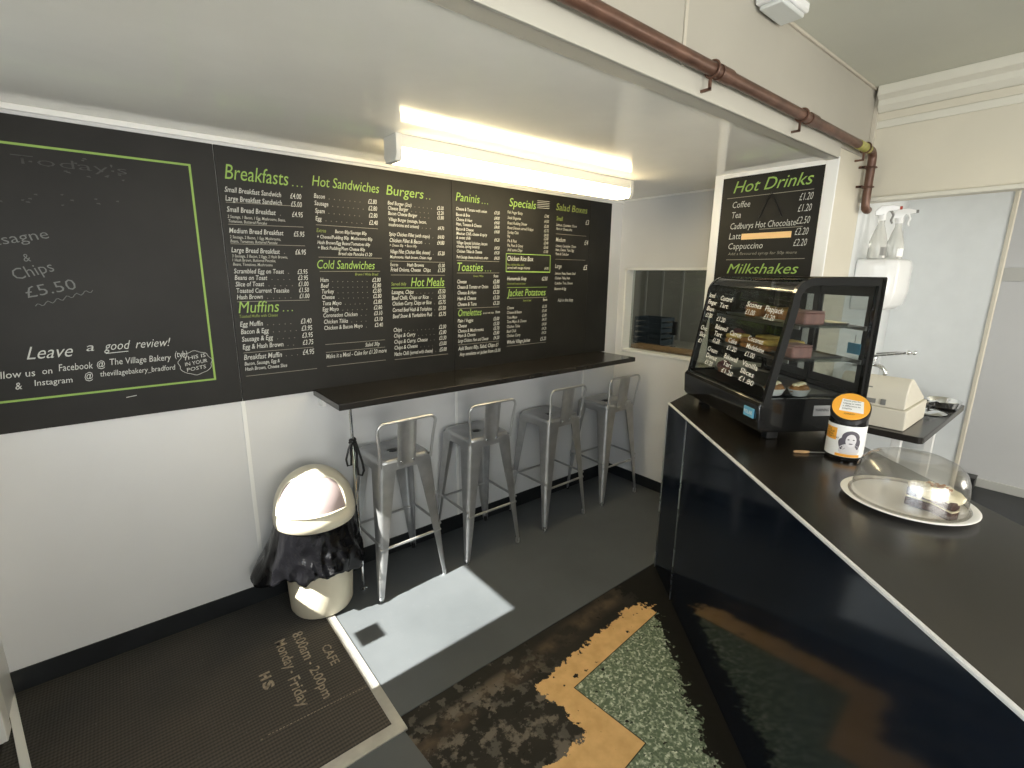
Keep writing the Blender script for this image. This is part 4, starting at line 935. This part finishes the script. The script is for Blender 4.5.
m = MB(); m.box((-0.001, -0.035, 0), (0.001, 0.035, 0.045)); m.build('card', blue_p, pc); MB().tube([(0, 0, 0.045), (0, 0, 0.08)], 0.001, 5).build('string', black_pl, pc)

# ============================================================ THINGS ON THE COUNTER
# collecting tin with slanted lid
tn = thing('collection_tin', 'black charity tin with slanted orange lid and white label showing a child', 'tin', (2.118, 0.562, 1.0025), math.atan2(-0.565, -2.14) + PI)
R = 0.062; FD = -1     # local -x faces the viewer
m = MB(); seg = 48; rings = []
rings.append([(R * 0.97 * math.cos(2*PI*k/seg), R * 0.97 * math.sin(2*PI*k/seg), 0) for k in range(seg)]); rings.append([(R * math.cos(2*PI*k/seg), R * math.sin(2*PI*k/seg), 0.006) for k in range(seg)])
def topz(x, off=0): return 0.155 + off + 0.62 * (x + R)
rings.append([(R * math.cos(2*PI*k/seg), R * math.sin(2*PI*k/seg), topz(R * math.cos(2*PI*k/seg))) for k in range(seg)])
m.rings(rings); m.build('tin_body', black_gloss, tn)
m = MB(); m.rings([[(r_ * math.cos(2*PI*k/seg), r_ * math.sin(2*PI*k/seg), topz(r_ * math.cos(2*PI*k/seg), o_)) for k in range(seg)] for r_, o_ in ((R * 1.04, -0.012), (R * 1.04, 0.002), (R * 0.99, 0.004))]); m.build('lid_ring', black_pl, tn)
m = MB(); m.rings([[(r_ * math.cos(2*PI*k/seg), r_ * math.sin(2*PI*k/seg), topz(r_ * math.cos(2*PI*k/seg), o_)) for k in range(seg)] for r_, o_ in ((R * 0.97, 0.004), (R * 0.97, 0.006))]); ldk = m.build('lid_disc', orange_p, tn)
sl = V((1, 0, 0.62)).normalized()
def lidp(a, b_, off): x = a * sl.x - 0.0; return (x, b_, topz(x, off))
m = MB(); m.quad(lidp(-0.03, 0.035, 0.0066), lidp(-0.034, -0.042, 0.0066), lidp(0.03, -0.038, 0.0066), lidp(0.036, 0.03, 0.0066)); m.build('lid_sticker', white_p, ldk, smooth=False, fix=False)
m = MB()
for i, s in enumerate(('Thank you for', 'helping us make', 'a difference to', 'young lives')):
    a = 0.022 - i * 0.014; write(m, s, lidp(a, 0.026, 0.0072), (0, -1, 0), sl, 0.0075, width=0.056 if i < 3 else 0.03, shear=0)
write(m, 'CHARITY', lidp(-0.048, 0.018, 0.0072), (0, -1, 0), sl, 0.007, width=0.034, shear=0)
m.build('lid_lettering', black_p, ldk, smooth=False, fix=False)
def cyl(deg, z, k=1.0): a = math.radians(180 + deg); return (R * k * math.cos(a), R * k * math.sin(a), z)
def wrap(d0, d1, z0, z1, k, name, m_, par, n=24, top=None):
    m = MB(); m.rings([[cyl(d0 + (d1 - d0) * i / n, z0, k) for i in range(n + 1)], [cyl(d0 + (d1 - d0) * i / n, z1, k) for i in range(n + 1)]], close=False, cap=False); return m.build(name, m_, par, fix=False)
lb_ = wrap(-88, 88, 0.014, 0.135, 1.006, 'label', white_p, tn)
# viewer's left is +y locally => negative degrees are +y
wrap(-80, -28, 0.075, 0.122, 1.012, 'orange_block', orange_p, lb_)
def cpoly(cx, cz, pts, k, name, m_, par):
    m = MB(); m.bm.faces.new([m.bm.verts.new(cyl(cx + a, cz + b_, k)) for a, b_ in pts]); m.build(name, m_, par, smooth=False, fix=False)
def ell(rx, rz, n=22, ph=0, wob=0): return [(rx * (1 + wob * math.sin(3 * a)) * math.cos(a), rz * math.sin(a)) for a in [2 * PI * i / n + ph for i in range(n)]]
def fan(cx, cz, rx, rz, k, name, m_, par, wob=0.0):
    m = MB(); n = 24; rr = ell(rx, rz, n, 0, wob)
    rows = [[cyl(cx + a * q, cz + b_ * q, k) for a, b_ in rr] for q in (1, 0.66, 0.33, 0.02)]; m.rings(rows); m.build(name, m_, par, smooth=False, fix=False)
fan(16, 0.088, 27, 0.030, 1.013, 'hair_print', hair_p, lb_, 0.04); fan(-6, 0.066, 13, 0.024, 1.014, 'hair_print', hair_p, lb_, 0.12); fan(38, 0.068, 9, 0.022, 1.014, 'hair_print', hair_p, lb_, 0.1)
fan(16, 0.042, 32, 0.026, 1.016, 'shoulder_print', skin_p, lb_); fan(17, 0.080, 16, 0.025, 1.02, 'face_print', mat('pale_photo_print', (0.7, 0.68, 0.7), 0.5), lb_)
for dx in (9, 24): fan(dx, 0.084, 3.2, 0.002, 1.024, 'eye_print', black_p, lb_)
fan(17, 0.068, 6, 0.0022, 1.024, 'mouth_print', hair_p, lb_)
wrap(-24, 50, 0.0155, 0.026, 1.026, 'orange_band', orange_p, lb_)
m = MB()
for i, s in enumerate(('Caring', 'for local', 'children', 'and families')):
    for j, ch in enumerate(s):
        d = -78 + j * 5; a = math.radians(180 + d); rt = V((math.sin(a) * -1, math.cos(a), 0))
        if ch != ' ': write(m, ch, cyl(d, 0.112 - i * 0.010, 1.02), (-rt.x * -1, -rt.y * -1, 0), UZ, 0.0085, shear=0)
m.build('label_lettering', black_p, lb_, smooth=False, fix=False)

# small wooden-handled knife
kn = thing('small_knife', 'small knife with pale wooden handle lying on the counter by the tin', 'knife', (2.035, 0.665, 1.006), math.atan2(-0.08, 0.085))
MB().tube([(-0.045, 0, 0), (-0.04, 0, 0.0), (-0.01, 0, 0.0), (0.012, 0, 0.0), (0.016, 0, 0)], [0.002, 0.0055, 0.0065, 0.005, 0.003], 12).build('handle', wood_m, kn)
m = MB(); m.prism([(0.014, -0.004), (0.075, -0.003), (0.085, 0.001), (0.075, 0.004), (0.014, 0.004)], lambda a, b_, d: (a, b_, d), -0.0008, 0.0008); m.build('blade', grey_pl, kn)

# cake plate, dome, cake
plx, ply = 1.812, 0.298
pl = MB().lathe([(0.09, 1.0012), (0.10, 1.0012), (0.145, 1.010), (0.167, 1.016), (0.170, 1.019), (0.167, 1.021), (0.145, 1.014), (0.10, 1.008), (0.01, 1.007)], plx, ply, 72)
pl = pl.build('cake_plate', plate_m, angle=60); tag(pl, 'round white cake plate on the counter under the clear dome', 'plate')
dm = thing('cake_dome', 'clear plastic dome cover standing on the white cake plate', 'dome cover', (plx, ply, 1.0145))
m = MB(); P_ = [(0.147, 0.0), (0.147, 0.003), (0.142, 0.004), (0.139, 0.050), (0.135, 0.085), (0.126, 0.110), (0.108, 0.128), (0.08, 0.140), (0.055, 0.142), (0.045, 0.139), (0.02, 0.139), (0.002, 0.139)]
m.lathe(P_, 0, 0, 72, cap=False); m.build('dome', dome_glass, dm, angle=60)
m = MB(); m.lathe([(0.141, 0.0055), (0.149, 0.001), (0.150, 0.006), (0.145, 0.008)], 0, 0, 72, cap=False); m.build('dome_rim', dome_glass, dm)
ck = thing('chocolate_cake', 'part eaten dark chocolate cake with cream icing under the dome', 'cake', (1.775, 0.235, 1.0095), math.radians(-15)); ck.scale = (0.8, 0.8, 0.9)
def wedge(r, z0, z1, a0, a1, n=18):
    return [[(0, 0, z)] + [(r * math.cos(a0 + (a1 - a0) * i / n), r * math.sin(a0 + (a1 - a0) * i / n), z) for i in range(n + 1)] for z in (z0, z1)]
a0, a1 = math.radians(-110), math.radians(100)
MB().rings(wedge(0.078, 0, 0.028, a0, a1)).build('lower_sponge', choc, ck, bevel=0.004)
MB().rings(wedge(0.079, 0.0285, 0.034, a0, a1)).build('cream_layer', cream_food, ck, bevel=0.002)
MB().rings(wedge(0.077, 0.0345, 0.062, a0, a1)).build('upper_sponge', choc, ck, bevel=0.004)
m = MB(); n_ = 40; rings = []
for r_, zz in ((1.0, 0.058), (1.03, 0.068), (0.85, 0.080), (0.5, 0.084), (0.2, 0.083)):
    rings.append([((0.018 + r_ * 0.062 * math.cos(2*PI*i/n_) * (1 + 0.12 * math.sin(5 * 2*PI*i/n_))), (r_ * 0.078 * math.sin(2*PI*i/n_) * (1 + 0.1 * math.cos(4 * 2*PI*i/n_))), zz + 0.006 * math.sin(6 * 2*PI*i/n_ + r_ * 4)) for i in range(n_)])
m.rings(rings); m.build('icing', cream_food, ck, angle=70)
m = MB(); m.tube([(-0.03 + 0.02 * math.sin(i), -0.05 + 0.1 * i / 9, 0.088 + 0.003 * math.sin(2 * i)) for i in range(10)], 0.009, 8); m.tube([(-0.035, 0.02, 0.082), (-0.044, 0.02, 0.065), (-0.046, 0.018, 0.048)], [0.014, 0.012, 0.006], 8); m.build('cream_swirl', cream_food, ck)
m = MB()
for i in range(16): m.ball((0.02 + 0.03 * math.cos(i * 2.4) * (i / 16), 0.045 * math.sin(i * 2.4) * (i / 16), 0.089), 0.007, 0.006, 0.004, 7, 4, lump=0.3, seed=i)
m.build('crumbs', pastry, ck)

# ============================================================ KITCHEN SIDE
wt = thing('kitchen_worktop', 'dark kitchen worktop with rounded corner carrying the cash register behind the counter', 'worktop', (3.03, 0.48, 0.0))
m = MB(); rr = 0.03
pl2 = [(0, rr)] + [(rr - rr * math.cos(a), rr - rr * math.sin(a)) for a in [i / 5 * PI / 2 for i in range(1, 6)]] + [(1.05 - rr, 0)] + [(1.05 - rr + rr * math.sin(a), rr - rr * math.cos(a)) for a in [i / 5 * PI / 2 for i in range(1, 6)]] + [(1.05, 0.48), (0, 0.48)]
m.prism(pl2, lambda a, b_, d: (a, b_, d), 0.865, 0.9); m.build('top', ledge_m, wt, bevel=0.004)
for x in (0.08, 0.94):
    m = MB(); m.box((x, 0.10, 0), (x + 0.04, 0.14, 0.865)); m.build('leg', white_trim, wt, bevel=0.003)
m = MB(); m.box((0.15, 0.16, 0.14), (0.9, 0.46, 0.16)); m.build('lower_shelf', grey_pl, wt, bevel=0.003)
rg = thing('cash_register', 'beige cash register with sloping top on the kitchen worktop behind the tin', 'cash register', (3.075, 0.572, 0.9012))
m = MB(); m.box((0, 0, 0), (0.42, 0.33, 0.108)); m.build('drawer_base', register_m, rg, bevel=0.006)
m = MB(); m.prism([(0.004, 0.110), (0.010, 0.19), (0.03, 0.245), (0.06, 0.268), (0.10, 0.262), (0.40, 0.125), (0.405, 0.110)], lambda a, b_, d: (a, d, b_), 0.012, 0.318); m.build('head', register_m, rg, bevel=0.006)
m = MB(); m.box((-0.0015, 0.14, 0.125), (0.006, 0.33 - 0.02, 0.148)); m.build('grey_strip', grey_pl, rg); m = MB(); m.box((-0.001, 0.095, 0.122), (0.006, 0.118, 0.152)); m.build('key_switch', grey_pl, rg, bevel=0.002)
m = MB(); m.box((0.008, 0.165, 0.205), (0.014, 0.2, 0.211)); m.build('name_plate', grey_pl, rg)
m = MB()
for i in range(6):
    for j in range(7): m.box((0.14 + i * 0.036, 0.05 + j * 0.034, 0.245 - (0.04 + i * 0.036) * 0.457 + 0.0185), (0.166 + i * 0.036, 0.076 + j * 0.034, 0.245 - (0.04 + i * 0.036) * 0.457 + 0.0235))
m.build('keypad', grey_pl, rg)
# pans
pn = thing('frying_pan', 'small round steel pan on the worktop beyond the cash register', 'pan', (3.87, 0.56, 0.9015))
m = MB(); m.lathe([(0.06, 0.0), (0.078, 0.01), (0.088, 0.045), (0.093, 0.047), (0.090, 0.05), (0.084, 0.045), (0.074, 0.012), (0.01, 0.006)], 0, 0, 36); m.build('pan_bowl', chrome, pn)
MB().tube([(-0.088, 0.0, 0.042), (-0.14, 0.01, 0.06), (-0.24, 0.03, 0.066)], [0.007, 0.006, 0.008], 8).build('handle', chrome, pn)
rgm = thing('steel_lid', 'shallow round steel lid lying on the worktop beside the pan', 'lid', (3.66, 0.585, 0.9012))
m = MB(); m.lathe([(0.085, 0.0), (0.088, 0.004), (0.07, 0.016), (0.02, 0.022), (0.015, 0.022)], 0, 0, 36); m.build('lid_plate', chrome, rgm); MB().lathe([(0.006, 0.022), (0.006, 0.032), (0.014, 0.036), (0.014, 0.044), (0.004, 0.046)], 0, 0, 16).build('knob', black_pl, rgm)
# sink taps: wall-mounted pair with long levers
tp = thing('lever_tap', 'chrome wall mixer tap with long lever handles beside the display case', 'tap', (3.42, BY, 1.17))
m = MB(); m.tube([(0, 0.0, 0), (0, -0.10, 0.0)], 0.016, 14); m.tube([(0.14, 0.0, 0), (0.14, -0.10, 0.0)], 0.016, 14); m.tube([(-0.02, -0.10, 0), (0.16, -0.10, 0)], 0.02, 14); m.tube([(0.07, -0.10, 0), (0.07, -0.13, 0.0), (0.07, -0.16, -0.012), (0.07, -0.175, -0.03), (0.07, -0.178, -0.045)], 0.012, 12)
m.ball((0.07, -0.178, -0.045), 0.014, seg=12, lat=8); m.build('tap_body', chrome, tp)
for x in (0.0, 0.14):
    m = MB(); m.tube([(x, -0.10, 0.0), (x, -0.105, 0.05)], [0.014, 0.011], 12); m.tube([(x, -0.105, 0.055), (x + 0.01, -0.19, 0.075), (x + 0.02, -0.27, 0.095 - x * 0.1)], [0.010, 0.006, 0.008], 10); m.ball((x + 0.021, -0.28, 0.097 - x * 0.1), 0.013, seg=12, lat=8); m.build('lever', chrome, tp)
# towel dispenser on the side wall, spray bottles standing on it
td = thing('towel_dispenser', 'white plastic paper towel dispenser on the kitchen side wall under two spray bottles', 'dispenser', (3.47, BY - 0.001, 1.50)); td.scale = (1.25, 1, 1)
m = MB(); m.rings([[(x0_, y_, z_) for x0_, y_ in ((-0.15 * k_, 0), (-0.15 * k_, -0.14 * q_), (-0.11 * k_, -0.19 * q_), (0, -0.205 * q_), (0.11 * k_, -0.19 * q_), (0.15 * k_, -0.14 * q_), (0.15 * k_, 0))] for k_, q_, z_ in ((0.9, 0.75, 0.0), (0.97, 0.93, 0.03), (1, 1, 0.1), (1, 1, 0.24), (0.98, 0.97, 0.27), (0.93, 0.9, 0.28))])
m.build('cover', white_pl, td, angle=50, bevel=0.006)
m = MB(); m.ball((0.132, -0.165, 0.16), 0.008, 0.018, 0.045, 14, 8); m.build('level_window', purple_p, td)
for x, y, lb, hh in ((3.32, 0.885, 'clear trigger spray bottle on the towel dispenser, nearer the pipe', 1.0), (3.56, 0.865, 'white trigger spray bottle on the towel dispenser, farther from the pipe', 1.0)):
    sb = thing('spray_bottle', lb, 'spray bottle', (x, y, 1.781), math.radians(-70), 'spray bottles on the towel dispenser'); sb.scale = (1.12, 1.12, 1.12)
    m = MB(); m.lathe([(0.034, 0), (0.038, 0.005), (0.038, 0.06), (0.036, 0.085), (0.024, 0.13), (0.014, 0.165), (0.013, 0.185)], 0, 0, 28, sx=1.0, sy=0.8); bd = m.build('bottle_body', spray_m, sb)
    m = MB(); m.lathe([(0.017, 0.18), (0.017, 0.205), (0.012, 0.208)], 0, 0, 20); m.build('collar', white_pl, sb)
    m = MB(); m.prism([(-0.03, 0.205), (-0.032, 0.225), (-0.01, 0.25), (0.03, 0.252), (0.06, 0.243), (0.062, 0.228), (0.02, 0.222), (0.012, 0.205)], lambda a, b_, d: (a, d, b_), -0.012, 0.012); m.build('spray_head', white_pl, sb, bevel=0.003)
    m = MB(); m.tube([(0.03, 0, 0.225), (0.042, 0, 0.205), (0.036, 0, 0.18), (0.042, 0, 0.165)], [0.006, 0.005, 0.005, 0.004], 8); m.build('trigger', grey_pl if x < 3.4 else white_pl, sb)
    m = MB(); m.tube([(0.062, 0, 0.236), (0.072, 0, 0.236)], 0.008, 10); m.build('nozzle', mat('red_nozzle', (0.4, 0.05, 0.03), 0.4) if x < 3.4 else grey_pl, sb)
    m = MB(); m.rings([[((0.0386) * math.cos(a), 0.0312 * math.sin(a), z_) for a in [math.radians(-75 + 150 * i / 16) for i in range(17)]] for z_ in (0.015, 0.055)], close=False, cap=False); m.build('bottle_label', grey_pl if x < 3.4 else white_p, sb)
bb = thing('black_box', 'small black box on the floor at the far wall behind the cake dome', 'box', (5.26, 0.52, 0.0))
m = MB(); m.box((-0.06, -0.06, 0), (0.06, 0.06, 0.09)); m.build('box_body', black_pl, bb, bevel=0.004); MB().box((-0.063, -0.063, 0.0905), (0.063, 0.063, 0.10)).build('box_lid', black_pl, bb, bevel=0.003)

# ============================================================ THROUGH THE HATCH
hs_ = thing('servery_shelf', 'pale wooden shelf with dark brackets behind the serving hatch', 'shelf', (3.45, 2.2, 1.09))
m = MB(); m.box((-0.08, -0.42, -0.025), (0.16, 0.42, 0.0)); m.build('shelf_board', wood_m, hs_, bevel=0.003)
for y in (-0.30, 0.0, 0.30):
    m = MB(); m.box((-0.06, y, -0.16), (-0.04, y + 0.02, -0.026)); m.box((-0.06, y, -0.045), (0.14, y + 0.02, -0.026)); m.build('bracket', black_pl, hs_, bevel=0.002)
m = MB(); m.box((-0.1, -0.5, -1.09), (0.2, 0.5, -0.17)); m.build('cupboard', mat('brown_cupboard', (0.12, 0.07, 0.04), 0.5), hs_, bevel=0.004)
kt = thing('servery_table', 'grey table far behind the serving hatch carrying the blue crate', 'table', (4.35, 2.85, 0))
m = MB(); m.box((-0.3, -0.45, 0.96), (0.35, 0.45, 0.99)); m.build('table_top', grey_room, kt, bevel=0.004)
for x, y in ((-0.26, -0.41), (0.31, -0.41), (-0.26, 0.41), (0.31, 0.41)): MB().box((x - 0.02, y - 0.02, 0), (x + 0.02, y + 0.02, 0.96)).build('leg', grey_pl, kt)
cr = thing('plastic_crate', 'dark blue slatted plastic crate behind the serving hatch', 'crate', (4.25, 2.94, 0.991))
m = MB(); m.box((-0.1, -0.16, 0), (0.12, 0.16, 0.012))
for k in range(5):
    z = 0.02 + k * 0.055; m.box((-0.10, -0.16, z), (-0.088, 0.16, z + 0.035)); m.box((0.108, -0.16, z), (0.12, 0.16, z + 0.035)); m.box((-0.1, -0.16, z), (0.12, -0.148, z + 0.035)); m.box((-0.1, 0.148, z), (0.12, 0.16, z + 0.035))
for x, y in ((-0.103, -0.163), (0.108, -0.163), (-0.103, 0.148), (0.108, 0.148), (-0.103, -0.01)): m.box((x, y, 0), (x + 0.015, y + 0.015, 0.27))
m.build('crate_body', blue_crate, cr, bevel=0.002)
bt = thing('probe_stand', 'slim black upright holder standing behind the serving hatch beside the crate', 'holder', (4.2, 2.66, 0.991))
m = MB(); m.lathe([(0.03, 0), (0.03, 0.01), (0.006, 0.015), (0.006, 0.13)], 0, 0, 16); m.build('stem', chrome, bt); m = MB(); m.box((-0.012, -0.02, 0.12), (0.012, 0.02, 0.25)); m.box((-0.012, -0.02, 0.12), (0.012, 0.05, 0.14)); m.build('holder_body', black_pl, bt, bevel=0.004)

for me_, _, _ in _fc.values():
    if me_.users == 0: bpy.data.meshes.remove(me_)
